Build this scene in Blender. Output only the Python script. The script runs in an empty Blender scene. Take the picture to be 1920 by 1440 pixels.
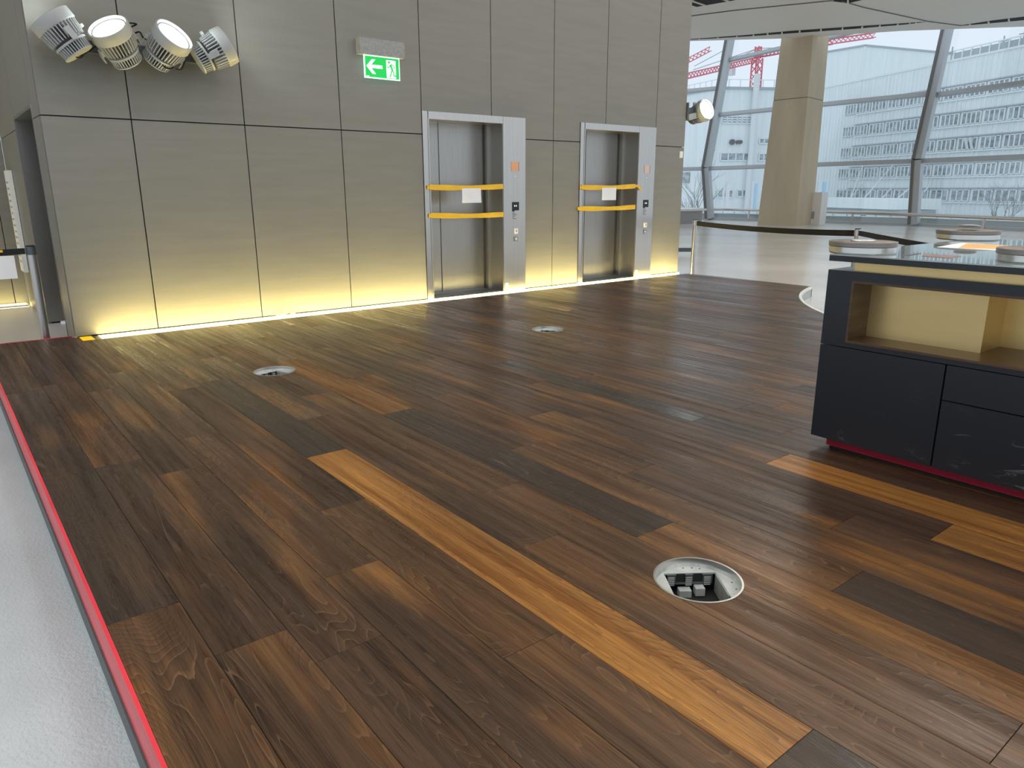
import bpy, bmesh, math, random
from mathutils import Vector, Matrix
random.seed(7)
S = bpy.context.scene
COL = S.collection

# ------------------------------------------------------------------ camera, world, light, exposure
FPX, YAW, PITCH, ROLL, CH = 1363.96, 0.66777, 0.26114, -0.00333, 1.35
fw = Vector((math.sin(YAW)*math.cos(PITCH), math.cos(YAW)*math.cos(PITCH), -math.sin(PITCH)))
r0 = Vector((math.cos(YAW), -math.sin(YAW), 0)); u0 = r0.cross(fw)
rt = r0*math.cos(ROLL) + u0*math.sin(ROLL); up = -r0*math.sin(ROLL) + u0*math.cos(ROLL)
CAM = Vector((0, 0, CH))
cd = bpy.data.cameras.new('camera'); cam = bpy.data.objects.new('camera', cd); COL.objects.link(cam)
M = Matrix((rt, up, -fw)).transposed().to_4x4(); M.translation = CAM
cam.matrix_world = M
cd.sensor_width = 36; cd.lens = FPX/1920*36; cd.clip_end = 600; cd.clip_start = 0.05
S.camera = cam

W = bpy.data.worlds.new('sky'); S.world = W; W.use_nodes = True
bg = W.node_tree.nodes['Background']
bg.inputs[0].default_value = (0.81, 0.90, 1.0, 1); bg.inputs[1].default_value = 0.98
S.view_settings.view_transform = 'Standard'; S.view_settings.look = 'None'
S.view_settings.gamma = 1; S.view_settings.use_curve_mapping = False
S.view_settings.exposure = 0.0

# pixel -> direction helpers (1920x1440 frame)
def ray(x, y): return (x-960)*rt + (720-y)*up + FPX*fw
def fl(x, y, z=0.0):
    d = ray(x, y); return CAM + d*((z-CH)/d.z)
def onY(x, y, Y):
    d = ray(x, y); return CAM + d*(Y/d.y)
def onX(x, y, X):
    d = ray(x, y); return CAM + d*(X/d.x)
def onP(x, y, p0, n):
    d = ray(x, y); return CAM + d*((p0-CAM).dot(n)/d.dot(n))
def atdepth(x, y, dep):
    d = ray(x, y); return CAM + d*(dep/FPX)

# ------------------------------------------------------------------ materials
def mat(name, col, rough=0.5, metal=0.0, noise=None, bump=None, emit=None, spec=0.5, coat=0.0):
    """noise=(scale, amount, (sx,sy,sz)); bump=(scale,strength,(sx,sy,sz))"""
    m = bpy.data.materials.new(name); m.use_nodes = True
    nt = m.node_tree; b = nt.nodes['Principled BSDF']
    b.inputs['Base Color'].default_value = (*col, 1); b.inputs['Roughness'].default_value = rough
    b.inputs['Metallic'].default_value = metal; b.inputs['Specular IOR Level'].default_value = spec
    b.inputs['Coat Weight'].default_value = coat
    L = nt.links.new
    def tex(scale, st, detail=6):
        tc = nt.nodes.new('ShaderNodeTexCoord'); mp = nt.nodes.new('ShaderNodeMapping')
        mp.inputs['Scale'].default_value = st; L(tc.outputs['Object'], mp.inputs[0])
        n = nt.nodes.new('ShaderNodeTexNoise'); n.inputs['Scale'].default_value = scale
        n.inputs['Detail'].default_value = detail; L(mp.outputs[0], n.inputs['Vector']); return n
    if noise:
        n = tex(noise[0], noise[2])
        mx = nt.nodes.new('ShaderNodeMix'); mx.data_type = 'RGBA'; mx.blend_type = 'MIX'
        a = noise[1]
        mx.inputs[6].default_value = (*[c*(1-a) for c in col], 1); mx.inputs[7].default_value = (*[min(1, c*(1+a)) for c in col], 1)
        mr = nt.nodes.new('ShaderNodeMapRange'); mr.inputs[1].default_value = .3; mr.inputs[2].default_value = .7
        L(n.outputs['Fac'], mr.inputs[0]); L(mr.outputs[0], mx.inputs[0]); L(mx.outputs[2], b.inputs['Base Color'])
    if bump:
        n = tex(bump[0], bump[2]); bp = nt.nodes.new('ShaderNodeBump'); bp.inputs['Strength'].default_value = bump[1]
        bp.inputs['Distance'].default_value = 0.01
        L(n.outputs['Fac'], bp.inputs['Height']); L(bp.outputs[0], b.inputs['Normal'])
    if emit:
        b.inputs['Emission Color'].default_value = (*emit[0], 1); b.inputs['Emission Strength'].default_value = emit[1]
    return m

def glass_mat(name, tint=(1, 1, 1), refl=0.06, rough=0.0):
    m = bpy.data.materials.new(name); m.use_nodes = True; nt = m.node_tree; nt.nodes.clear(); L = nt.links.new
    o = nt.nodes.new('ShaderNodeOutputMaterial'); t = nt.nodes.new('ShaderNodeBsdfTransparent'); t.inputs[0].default_value = (*tint, 1)
    g = nt.nodes.new('ShaderNodeBsdfGlossy'); g.inputs['Roughness'].default_value = rough
    lw = nt.nodes.new('ShaderNodeLayerWeight'); lw.inputs[0].default_value = .5
    pw = nt.nodes.new('ShaderNodeMath'); pw.operation = 'POWER'; pw.inputs[1].default_value = 5; L(lw.outputs['Facing'], pw.inputs[0])
    mu = nt.nodes.new('ShaderNodeMath'); mu.operation = 'MULTIPLY_ADD'; mu.inputs[1].default_value = .6; mu.inputs[2].default_value = refl
    mx = nt.nodes.new('ShaderNodeMixShader')
    L(pw.outputs[0], mu.inputs[0]); L(mu.outputs[0], mx.inputs[0]); L(t.outputs[0], mx.inputs[1]); L(g.outputs[0], mx.inputs[2]); L(mx.outputs[0], o.inputs[0])
    return m

def wood_plank_mat():
    m = bpy.data.materials.new('smoked_oak'); m.use_nodes = True; nt = m.node_tree; N = nt.nodes; L = nt.links.new
    b = N['Principled BSDF']
    tc = N.new('ShaderNodeTexCoord'); oi = N.new('ShaderNodeObjectInfo')
    sep = N.new('ShaderNodeSeparateColor'); L(oi.outputs['Color'], sep.inputs[0])
    mul = N.new('ShaderNodeVectorMath'); mul.operation = 'SCALE'
    comb = N.new('ShaderNodeCombineXYZ')
    for i in range(3): L(sep.outputs[2], comb.inputs[i])
    L(comb.outputs[0], mul.inputs[0]); mul.inputs['Scale'].default_value = 57.0
    add = N.new('ShaderNodeVectorMath'); add.operation = 'ADD'; L(tc.outputs['Object'], add.inputs[0]); L(mul.outputs[0], add.inputs[1])
    def noise(sx, sy, detail, rough=.5, dist=0.0):
        mp = N.new('ShaderNodeMapping'); mp.inputs['Scale'].default_value = (sx, sy, 1); L(add.outputs[0], mp.inputs[0])
        n = N.new('ShaderNodeTexNoise'); n.inputs['Scale'].default_value = 1; n.inputs['Detail'].default_value = detail
        n.inputs['Roughness'].default_value = rough; n.inputs['Distortion'].default_value = dist; L(mp.outputs[0], n.inputs['Vector']); return n.outputs['Fac']
    def math_(op, a, c, d=None):
        n = N.new('ShaderNodeMath'); n.operation = op
        for i, q in enumerate((a, c, d)):
            if q is None: continue
            if isinstance(q, (int, float)): n.inputs[i].default_value = q
            else: L(q, n.inputs[i])
        return n.outputs[0]
    def rng(a, f0, f1, t0, t1):
        n = N.new('ShaderNodeMapRange'); L(a, n.inputs[0])
        for i, q in enumerate((f0, f1, t0, t1)): n.inputs[i+1].default_value = q
        return n.outputs[0]
    def mixc(f, a, c):
        n = N.new('ShaderNodeMix'); n.data_type = 'RGBA'
        for i, q in ((0, f), (6, a), (7, c)):
            if isinstance(q, tuple): n.inputs[i].default_value = (*q, 1)
            elif isinstance(q, (int, float)): n.inputs[i].default_value = q
            else: L(q, n.inputs[i])
        return n.outputs[2]
    field = noise(4.4, .50, 2, .45, .35)            # broad arches of the cut
    wob = noise(34, 3, 3)
    rings = math_('FRACT', math_('ADD', math_('MULTIPLY', field, 62.0), math_('MULTIPLY', wob, .55)), 0.0)
    late = rng(rings, .45, 1.0, 0, 1)
    early = rng(rings, .0, .16, 1, 0)
    pores = rng(noise(330, 8, 3, .6), .52, .70, 0, 1)
    streak = rng(noise(110, 1.1, 5, .65), .34, .66, 0, 1)
    streak2 = rng(noise(24, .8, 4, .6), .34, .66, 0, 1)
    broad = rng(noise(6.5, .7, 3, .5), .36, .64, 0, 1)
    vis = rng(noise(5, .6, 2, .5), .35, .62, .25, 1)      # figure fades in and out
    amber = sep.outputs[0]; dark = sep.outputs[1]
    base = mixc(broad, (.019, .0105, .0072), (.080, .040, .0225))
    base = mixc(math_('MULTIPLY', streak2, .45), base, (.125, .060, .030))
    patch = rng(noise(5.0, 1.1, 2, .5), .50, .74, 0, 1)
    af = math_('MULTIPLY', amber, rng(broad, 0, 1, .60, 1.0))
    af = math_('MAXIMUM', af, math_('MULTIPLY', math_('MULTIPLY', patch, .42), math_('SUBTRACT', 1.0, dark)))
    gold = mixc(streak2, (.27, .10, .018), (.58, .25, .045))
    base = mixc(af, base, gold)
    base = mixc(math_('MULTIPLY', dark, .80), base, (.028, .0215, .0180))
    dk = mixc(.66, base, (.008, .005, .0035))
    c = mixc(math_('MULTIPLY', math_('MULTIPLY', late, vis), .80), base, dk)
    c = mixc(math_('MULTIPLY', rng(streak, 0, 1, 1, 0), .72), c, dk)
    hi = mixc(.42, base, (.40, .24, .13))
    c = mixc(math_('MULTIPLY', math_('MULTIPLY', early, vis), .55), c, hi)
    c = mixc(math_('MULTIPLY', pores, .40), c, mixc(.70, c, (.004, .003, .002)))
    L(c, b.inputs['Base Color'])
    seed = math_('FRACT', math_('MULTIPLY', sep.outputs[2], 7.31), 0.0)
    gl = math_('ADD', rng(seed, 0, 1, .24, .36), math_('ADD', rng(streak2, 0, 1, .10, -.02), math_('MULTIPLY', pores, .10)))
    L(gl, b.inputs['Roughness'])
    L(math_('ADD', rng(streak2, 0, 1, .28, .66), math_('MULTIPLY', pores, -.25)), b.inputs['Specular IOR Level'])
    bp = N.new('ShaderNodeBump'); bp.inputs['Strength'].default_value = .06; bp.inputs['Distance'].default_value = .0015
    L(math_('ADD', math_('MULTIPLY', pores, -.7), math_('ADD', math_('MULTIPLY', early, .35), math_('MULTIPLY', streak2, 1.2))), bp.inputs['Height']); L(bp.outputs[0], b.inputs['Normal'])
    return m

def marble_mat():
    m = mat('black_laminate', (.009, .012, .018), .30); nt = m.node_tree; N = nt.nodes; L = nt.links.new; b = N['Principled BSDF']
    tc = N.new('ShaderNodeTexCoord'); mp = N.new('ShaderNodeMapping'); mp.inputs['Scale'].default_value = (1, 1.6, 5.5); L(tc.outputs['Object'], mp.inputs[0])
    n = N.new('ShaderNodeTexNoise'); n.inputs['Scale'].default_value = 1.7; n.inputs['Detail'].default_value = 5; n.inputs['Distortion'].default_value = 1.6; L(mp.outputs[0], n.inputs['Vector'])
    su = N.new('ShaderNodeMath'); su.operation = 'SUBTRACT'; su.inputs[1].default_value = .5; L(n.outputs['Fac'], su.inputs[0])
    ab = N.new('ShaderNodeMath'); ab.operation = 'ABSOLUTE'; L(su.outputs[0], ab.inputs[0])
    r = N.new('ShaderNodeMapRange'); L(ab.outputs[0], r.inputs[0])
    for i, q in enumerate((0, .018, 1, 0)): r.inputs[i+1].default_value = q
    n2 = N.new('ShaderNodeTexNoise'); n2.inputs['Scale'].default_value = 3.3; n2.inputs['Detail'].default_value = 3; L(tc.outputs['Object'], n2.inputs['Vector'])
    r2 = N.new('ShaderNodeMapRange'); L(n2.outputs['Fac'], r2.inputs[0])
    for i, q in enumerate((.54, .70, 0, 1)): r2.inputs[i+1].default_value = q
    sx = N.new('ShaderNodeSeparateXYZ'); L(tc.outputs['Object'], sx.inputs[0])
    r3 = N.new('ShaderNodeMapRange'); L(sx.outputs[2], r3.inputs[0])
    for i, q in enumerate((.28, .44, 1, 0)): r3.inputs[i+1].default_value = q
    m1 = N.new('ShaderNodeMath'); m1.operation = 'MULTIPLY'; L(r.outputs[0], m1.inputs[0]); L(r2.outputs[0], m1.inputs[1])
    m2 = N.new('ShaderNodeMath'); m2.operation = 'MULTIPLY'; L(m1.outputs[0], m2.inputs[0]); L(r3.outputs[0], m2.inputs[1])
    mx = N.new('ShaderNodeMix'); mx.data_type = 'RGBA'; mx.inputs[6].default_value = (.009, .012, .018, 1); mx.inputs[7].default_value = (.13, .13, .125, 1)
    L(m2.outputs[0], mx.inputs[0]); L(mx.outputs[2], b.inputs['Base Color'])
    return m

MT = {}
MT['plank'] = wood_plank_mat()
MT['marble'] = marble_mat()
MT['under'] = mat('platform_core', (.03, .028, .026), .8)
MT['panel'] = mat('fibre_cement', (.212, .204, .180), .40, noise=(1.0, .05, (1.5, 1.5, 14)), bump=(60, .05, (1, 1, 3)))
MT['joint'] = mat('joint_black', (.02, .02, .02), .8)
MT['conc'] = mat('column_concrete', (.56, .47, .335), .7, noise=(1.2, .10, (1, 1, .25)), bump=(14, .12, (1, 1, .5)))
MT['ceil'] = mat('ceiling_plaster', (.80, .77, .70), .6, noise=(.15, .05, (1, 1, 1)))
MT['hall'] = mat('terrazzo', (.63, .60, .57), .20, noise=(.35, .16, (1, 1, 1)), bump=(3, .02, (1, 1, 1)))  # broad noise bands put floor reflections into the colour
MT['grey'] = mat('silver_epoxy', (.52, .58, .63), .34, metal=.15, noise=(3, .08, (1, .5, 1)), bump=(85, .38, (1, .7, 1)))
MT['red'] = mat('red_lacquer', (.78, .045, .07), .32, noise=(3, .22, (1, .35, 14)))
MT['plinthred'] = mat('dark_red_lacquer', (.27, .004, .022), .25)
MT['steel'] = mat('brushed_steel', (.50, .49, .47), .30, metal=1.0, noise=(2, .05, (60, 60, 1)), bump=(3, .03, (120, 120, 1)))
MT['steel_dark'] = mat('brushed_steel_shaded', (.36, .35, .33), .30, metal=1.0, noise=(2, .06, (60, 60, 1)), bump=(3, .03, (120, 120, 1)))  # darker steel tone, with the shade of the lift recesses put into its colour
MT['zinc'] = mat('galvanised', (.60, .61, .58), .45, metal=.75, noise=(9, .28, (3, 3, .5)), bump=(30, .1, (1, 1, 1)))
MT['zinc_light'] = mat('pale_zinc', (.50, .52, .51), .5, metal=.35, noise=(14, .16, (1, 1, 1)))
MT['boxdark'] = mat('dark_sheet', (.10, .115, .125), .45, metal=.5)
MT['black'] = mat('matt_black', (.006, .006, .006), .8)
MT['rubber'] = mat('black_webbing', (.004, .004, .004), .7, bump=(120, .2, (1, 1, 1)))
MT['lamp'] = mat('grey_white_powder', (.37, .385, .39), .45)
MT['lampdark'] = mat('heat_sink_core', (.05, .055, .06), .6)
MT['lens'] = mat('lamp_lens', (1, 1, 1), .3, emit=((.90, 1.0, .97), 26))
MT['lensoff'] = mat('lamp_lens_wash', (1, 1, 1), .3, emit=((.95, 1.0, .93), 9))
MT['led'] = mat('led_strip_glass', (1, .95, .7), .3, emit=((1.0, .775, .29), 40.0))
MT['led2'] = mat('led_strip_far', (1, .95, .7), .3, emit=((1.0, .775, .29), 10.0))
MT['ledcap'] = mat('amber_cap', (.75, .5, .0), .4, emit=((1.0, .62, .0), .45))
MT['green'] = mat('sign_green', (.0, .35, .06), .3, emit=((.0, .55, .06), .75))
MT['signwhite'] = mat('sign_white', (.9, .95, .95), .3, emit=((.85, .97, 1.0), .95))
MT['signedge'] = mat('sign_glass_edge', (.7, .95, .9), .2, emit=((.62, 1.0, .85), 1.2))
MT['signbox'] = mat('sign_housing', (.30, .30, .295), .6, noise=(28, .16, (1, 1, 1)))
MT['tape'] = mat('yellow_tape', (.78, .47, .015), .35, noise=(6, .10, (1, 1, 3)))
MT['paper'] = mat('white_paper', (.82, .82, .84), .7, noise=(5, .04, (1, 1, 1)))
MT['ink'] = mat('printed_ink', (.10, .10, .11), .7)
MT['inkgrey'] = mat('printed_grey', (.35, .36, .38), .7)
MT['brass'] = mat('brushed_brass', (.74, .55, .25), .34, metal=.8, noise=(.8, .03, (1, 4, 20)))
MT['walnut'] = mat('niche_walnut', (.07, .036, .020), .35, noise=(3, .35, (1, .6, 12)))
MT['topglass'] = mat('dark_glass_top', (.30, .36, .37), .04, spec=.9, coat=.6)
MT['topedge'] = mat('black_edge', (.008, .010, .013), .25)
MT['lidrim'] = mat('lid_steel', (.66, .66, .64), .28, metal=1.0)
MT['lidwood'] = mat('lid_wood', (.16, .105, .075), .4, noise=(4, .25, (1, 14, 1)))
MT['lidgrey'] = mat('lid_grey_edge', (.22, .21, .20), .4, metal=.4)
MT['orangeprint'] = mat('orange_print', (.85, .40, .06), .4, noise=(4, .15, (1, 1, 1)))
MT['brownprint'] = mat('brown_print', (.20, .085, .055), .4, noise=(4, .2, (1, 1, 1)))
MT['display'] = mat('display_black', (.004, .004, .005), .15)
MT['copper'] = mat('copper_square', (.72, .36, .22), .45)  # even copper tone of the square on the lift panel
MT['pinksq'] = mat('pale_pink_square', (.62, .46, .42), .4)  # even pale pink tone of the square on the second lift panel
MT['mull'] = mat('mullion_grey', (.45, .48, .50), .45, metal=.3)
MT['mulldark'] = mat('mullion_dark', (.16, .15, .14), .5)
MT['glass'] = glass_mat('window_glass', (.975, .995, 1.0), .04)
MT['rail'] = mat('rail_steel', (.55, .50, .45), .3, metal=1.0)
MT['white'] = mat('white_lacquer', (.80, .80, .78), .4)
MT['clad'] = mat('ribbed_cladding', (.80, .86, .87), .5, noise=(.5, .06, (6, 6, .3)))
MT['clad2'] = mat('pale_cladding', (.80, .88, .88), .5, noise=(.4, .05, (5, 5, .3)))
MT['winframe'] = mat('far_frame', (.80, .86, .87), .5)
MT['winpane'] = mat('far_pane', (.34, .39, .42), .35, noise=(1.0, .5, (1.2, 1.2, 1.8)))
MT['crane'] = mat('crane_red', (.75, .13, .18), .5)
MT['cranewhite'] = mat('crane_white', (.75, .78, .8), .5)
MT['ground'] = mat('asphalt_pale', (.66, .69, .70), .8, noise=(.2, .15, (1, 1, 1)))
MT['bark'] = mat('bark_grey', (.25, .27, .28), .9)
MT['bluebanner'] = mat('blue_banner', (.42, .66, .88), .6)
MT['bluesign'] = mat('blue_sign', (.06, .20, .62), .5)
MT['metalgrey'] = mat('sheet_grey', (.40, .45, .47), .5)
MT['dust'] = mat('plaster_crumb', (.8, .78, .70), .9)

# ------------------------------------------------------------------ mesh helpers
class MB:
    def __init__(s): s.v = []; s.f = []; s.sm = False
    def add(s, vs, fs):
        o = len(s.v); s.v += [tuple(v) for v in vs]; s.f += [[i+o for i in q] for q in fs]; return s
    def box(s, a, b):
        (x0, y0, z0), (x1, y1, z1) = a, b
        return s.add([(x0,y0,z0),(x1,y0,z0),(x1,y1,z0),(x0,y1,z0),(x0,y0,z1),(x1,y0,z1),(x1,y1,z1),(x0,y1,z1)],
                     [(3,2,1,0),(4,5,6,7),(0,1,5,4),(1,2,6,5),(2,3,7,6),(3,0,4,7)])
    def prism(s, pts, ext):
        """pts planar polygon (3D), extruded by vector ext"""
        n = len(pts); e = Vector(ext); P = [Vector(p) for p in pts]
        nrm = Vector((0, 0, 0))
        for i in range(n): nrm += P[i].cross(P[(i+1) % n])
        if nrm.dot(e) < 0: P = P[::-1]
        return s.add(P+[p+e for p in P], [list(range(n))[::-1], list(range(n, 2*n))] + [(i, (i+1) % n, n+(i+1) % n, n+i) for i in range(n)])
    def quadbar(s, a, b, w, h, upv=(0, 0, 1)):
        """box bar from a to b, width w, height h"""
        a, b = Vector(a), Vector(b); d = (b-a).normalized(); x = d.cross(Vector(upv))
        if x.length < 1e-5: x = d.cross(Vector((1, 0, 0)))
        x.normalize(); y = x.cross(d)
        vs = [p + x*sx*w/2 + y*sy*h/2 for p in (a, b) for sx, sy in ((-1,-1),(1,-1),(1,1),(-1,1))]
        return s.add(vs, [(0,1,2,3),(7,6,5,4),(0,4,5,1),(1,5,6,2),(2,6,7,3),(3,7,4,0)])
    def tube(s, path, r, n=8, cap=True):
        P = [Vector(p) for p in path]; rr = r if isinstance(r, (list, tuple)) else [r]*len(P)
        o = len(s.v); ref = None
        for i, p in enumerate(P):
            d = (P[min(i+1, len(P)-1)]-P[max(i-1, 0)]).normalized()
            if ref is None:
                ref = d.cross(Vector((0, 0, 1)))
                if ref.length < 1e-3: ref = Vector((1, 0, 0))
            x = (ref - d*ref.dot(d)).normalized(); ref = x; y = d.cross(x)
            for k in range(n):
                t = 2*math.pi*k/n; s.v.append(tuple(p + (x*math.cos(t)+y*math.sin(t))*rr[i]))
        for i in range(len(P)-1):
            for k in range(n):
                k2 = (k+1) % n; s.f.append([o+i*n+k, o+i*n+k2, o+(i+1)*n+k2, o+(i+1)*n+k])
        if cap: s.f.append([o+k for k in range(n)][::-1]); s.f.append([o+(len(P)-1)*n+k for k in range(n)])
        return s
    def lathe(s, prof, n=32, c=(0, 0, 0), closed=False, caps=True):
        """prof list of (r,z); revolve round Z"""
        o = len(s.v)
        for r, z in prof:
            for k in range(n):
                t = 2*math.pi*k/n; s.v.append((c[0]+r*math.cos(t), c[1]+r*math.sin(t), c[2]+z))
        m = len(prof)
        for i in range(m if closed else m-1):
            j = (i+1) % m
            for k in range(n):
                k2 = (k+1) % n; s.f.append([o+i*n+k, o+i*n+k2, o+j*n+k2, o+j*n+k])
        if not closed and caps:
            if prof[0][0] > 1e-6: s.f.append([o+k for k in range(n)][::-1])
            if prof[-1][0] > 1e-6: s.f.append([o+(m-1)*n+k for k in range(n)])
        return s
    def mesh(s, name, m, smooth=False):
        me = bpy.data.meshes.new(name); me.from_pydata(s.v, [], s.f)
        bm = bmesh.new(); bm.from_mesh(me); bmesh.ops.recalc_face_normals(bm, faces=bm.faces); bm.to_mesh(me); bm.free()
        me.materials.append(MT[m])
        if smooth:
            me.set_sharp_from_angle(angle=math.radians(40)) if hasattr(me, 'set_sharp_from_angle') else None
            for p in me.polygons: p.use_smooth = True
        me.update(); return me
    def obj(s, name, m, parent=None, smooth=False, loc=None):
        o = bpy.data.objects.new(name, s.mesh(name, m, smooth)); COL.objects.link(o)
        if parent is not None: o.parent = parent
        if loc is not None: o.location = loc
        return o

def tag(o, label, cat, group=None, kind=None):
    o['label'] = label
    if cat: o['category'] = cat
    if group: o['group'] = group
    if kind: o['kind'] = kind
    return o
def struct(o, label, cat=None):
    o['kind'] = 'structure'; o['label'] = label
    if cat: o['category'] = cat
    return o
def empty(name, loc=(0, 0, 0), rz=0.0):
    o = bpy.data.objects.new(name, None); COL.objects.link(o); o.location = loc; o.rotation_euler = (0, 0, rz)
    o.empty_display_size = .1; return o
def copytree(o, parent=None):
    c = o.copy(); COL.objects.link(c); c.parent = parent
    for ch in list(o.children): copytree(ch, c)
    return c
def boolean_cut(o, cutters):
    """subtract cutter meshes for good (no modifier left behind)"""
    tmp = []
    for me in cutters:
        c = bpy.data.objects.new('cut', me); COL.objects.link(c); tmp.append(c)
        md = o.modifiers.new('b', 'BOOLEAN'); md.object = c; md.operation = 'DIFFERENCE'; md.solver = 'EXACT'
    dg = bpy.context.evaluated_depsgraph_get(); dg.update()
    me = bpy.data.meshes.new_from_object(o.evaluated_get(dg))
    o.modifiers.clear(); old = o.data; o.data = me
    for c in tmp: bpy.data.objects.remove(c)

# ------------------------------------------------------------------ key dimensions
YW = 7.926            # face of the lift wall
ZH = -0.15            # hall floor below the wooden platform
XL, XR = 0.249, 9.80  # platform edges
RC = Vector((10.686, 1.853)); RR = 3.75     # round cut-out in the platform
ROW = 0.2238

# ================================================================== SETTING
# hall floor
hf = struct(MB().box((XL-.012, -8, ZH-.2), (33.5, 8.1, ZH)).box((-14, 8.1, ZH-.2), (33.5, 40, ZH)).obj('floor_hall', 'hall'), 'pale polished stone hall floor around the wooden platform')

# wooden platform ---------------------------------------------------
def arcY(x):
    q = RR*RR-(x-RC.x)**2
    return RC.y+math.sqrt(q) if q > 0 else -1.6
YB = 8.02             # back edge left of the wall
poly = [(XL, -1.6), (RC.x-RR+.001, -1.6)]
for i in range(25):
    x = RC.x-RR+.001 + (XR-(RC.x-RR))*(i/24)**1.6
    poly.append((x, arcY(x)))
YC = 7.70              # edge of the light channel
poly += [(XR, YC), (.97, YC), (.97, YW), (.955, YW), (.955, YB), (XL, YB)]
floor = MB().prism([(x, y, ZH+.002) for x, y in poly], (0, 0, -ZH-.018)).obj('floor', 'under')
struct(floor, 'raised dark oak plank floor in front of the lifts')

HOLES = []
for (lx, ly), (rx, ry) in (((1219, 1093), (1387, 1096)), ((474, 698), (555, 693)), ((998, 618), (1056, 617))):
    HOLES.append((fl(lx, ly)+fl(rx, ry))/2)
# centre from the ellipse rather than its widest chord
HOLES[0] = (fl(1302, 1045)+fl(1316, 1133))/2
HR = 0.158
def hole_cut(h):
    return MB().lathe([(HR, -.5), (HR, .3)], 48, (h.x, h.y, 0)).mesh('cut', 'black')
boolean_cut(floor, [hole_cut(h) for h in HOLES])

JOINTS = [(129,890),(267,1151),(466,1206),(994,1210),(674,1062),(1008,1016),(1235,990),(1588,1090),(1482,1403),(1581,978),(742,772),(829,740),
          (977,838),(1105,780),(1204,878),(928,918),(607,851),(391,813),(620,953),(340,730),(193,731),(531,677),(394,671),(408,648),(1458,860),(1312,785),
          (1416,729),(1392,763),(1465,759),(1328,631),(1420,602)]
TONES = [(1050,1100,.95,0),(1750,945,1.0,0),(1790,1020,.62,0),(670,735,.50,0),(900,765,.40,0),(1720,1190,.42,.0),(1500,1310,.16,0),(830,1080,.22,0),(330,1290,.14,0),
         (1560,1060,.18,0),(520,790,0,.95),(800,800,0,.9),(1700,1150,0,.75),(1560,1420,0,.8),(180,1040,0,.65),(1150,730,0,.85),(90,800,0,.35),(430,1060,0,.25),
         (700,690,0,.5),(1490,760,.35,0),(1250,720,.0,.2),(1400,820,.0,.5),(900,905,.12,.1),(1150,1000,0,.2),(1820,1400,.14,0),(1650,1260,.12,.1),(1100,830,.10,0),(720,990,.12,0)]
nrow = int((XR-XL)/ROW)+1
cuts = {i: [] for i in range(nrow)}
for px, py in JOINTS:
    p = fl(px, py); i = int((p.x-XL)/ROW)
    if i in cuts: cuts[i].append(p.y)
rng = random.Random(21)
PL = []   # planks: (row, x0, x1, y0, y1)
for i in range(nrow):
    x0 = XL+i*ROW; x1 = min(XR, x0+ROW)
    if x1-x0 < .02: continue
    y_end = YB if x1 < .95 else YW-.005 if x0 < .955 else YC-.003
    ylo = max(-1.6, min(arcY(x0), arcY(x1)))
    c = sorted(cuts[i]); out = []
    Lp = 1.95
    if c:
        y = c[0]
        while y > ylo: out.append(y); y -= Lp+rng.uniform(-.15, .15)
        for a, b in zip(c, c[1:]):
            n = max(1, round((b-a)/2.0))
            for k in range(1, n+1): out.append(a+(b-a)*k/n)
        y = c[-1]+Lp
        while y < y_end-.25: out.append(y); y += Lp+rng.uniform(-.15, .15)
    else:
        y = ylo+rng.uniform(.4, 1.9)
        while y < y_end-.25: out.append(y); y += Lp+rng.uniform(-.3, .2)
    ys = [ylo]+sorted(set(q for q in out if ylo+.12 < q < y_end-.1))+[y_end]
    for a, b in zip(ys, ys[1:]): PL.append((i, x0, x1, a, b))
def plank_mesh(x0, x1, y0, y1, first):
    g = .0010; ch = .0005; cx, cy = (x0+x1)/2, (y0+y1)/2
    a0, a1 = x0+g, x1-g
    if first and x1 > RC.x-RR:                   # end follows the round cut-out
        xs = [a0+(a1-a0)*k/6 for k in range(7)]
        lo = [(x, arcY(x)+.012 if x > RC.x-RR else y0) for x in xs]
    else: lo = [(a0, y0+g), (a1, y0+g)]
    ring = lo + [(a1, y1-g), (a0, y1-g)]
    n = len(ring)
    def inset(p):
        return (min(max(p[0], a0+ch), a1-ch), min(max(p[1], y0+ch+g), y1-ch-g))
    vs = [(x-cx, y-cy, -.016) for x, y in ring]+[(x-cx, y-cy, -ch*.8) for x, y in ring]+[(*[q-c for q, c in zip(inset(p), (cx, cy))], 0) for p in ring]
    fs = [list(range(n))[::-1], list(range(2*n, 3*n))]
    for k in range(n):
        k2 = (k+1) % n
        fs += [(k, k2, n+k2, n+k), (n+k, n+k2, 2*n+k2, 2*n+k)]
    return MB().add(vs, fs), (cx, cy, 0)
for i, x0, x1, y0, y1 in PL:
    first = y0 < arcY(x0)+.05 and x1 > RC.x-RR
    mb, c = plank_mesh(x0, x1, y0, y1, first)
    o = mb.obj('plank', 'plank', floor, loc=c)
    amber = max(0, rng.gauss(-.02, .10)); dark = max(0, rng.gauss(-.05, .22)) if rng.random() < .6 else 0
    for px, py, a, d in TONES:
        p = fl(px, py)
        if x0 <= p.x < x1 and y0 <= p.y < y1: amber, dark = a, d
    o.color = (min(1, amber), min(1, dark), rng.random(), 1)
    hs = [h for h in HOLES if x0-HR < h.x < x1+HR and y0-HR < h.y < y1+HR]
    if hs:
        cm = []
        for h in hs:
            cm.append(MB().lathe([(HR, -.5), (HR, .3)], 48, (h.x-c[0], h.y-c[1], 0)))
        # cut in the plank's own coordinates, then put it back
        o.parent = None; o.location = (0, 0, 0)
        boolean_cut(o, [k.mesh('cut', 'plank') for k in cm])
        o.parent = floor; o.location = c
        o.data.materials.clear(); o.data.materials.append(MT['plank'])

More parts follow.
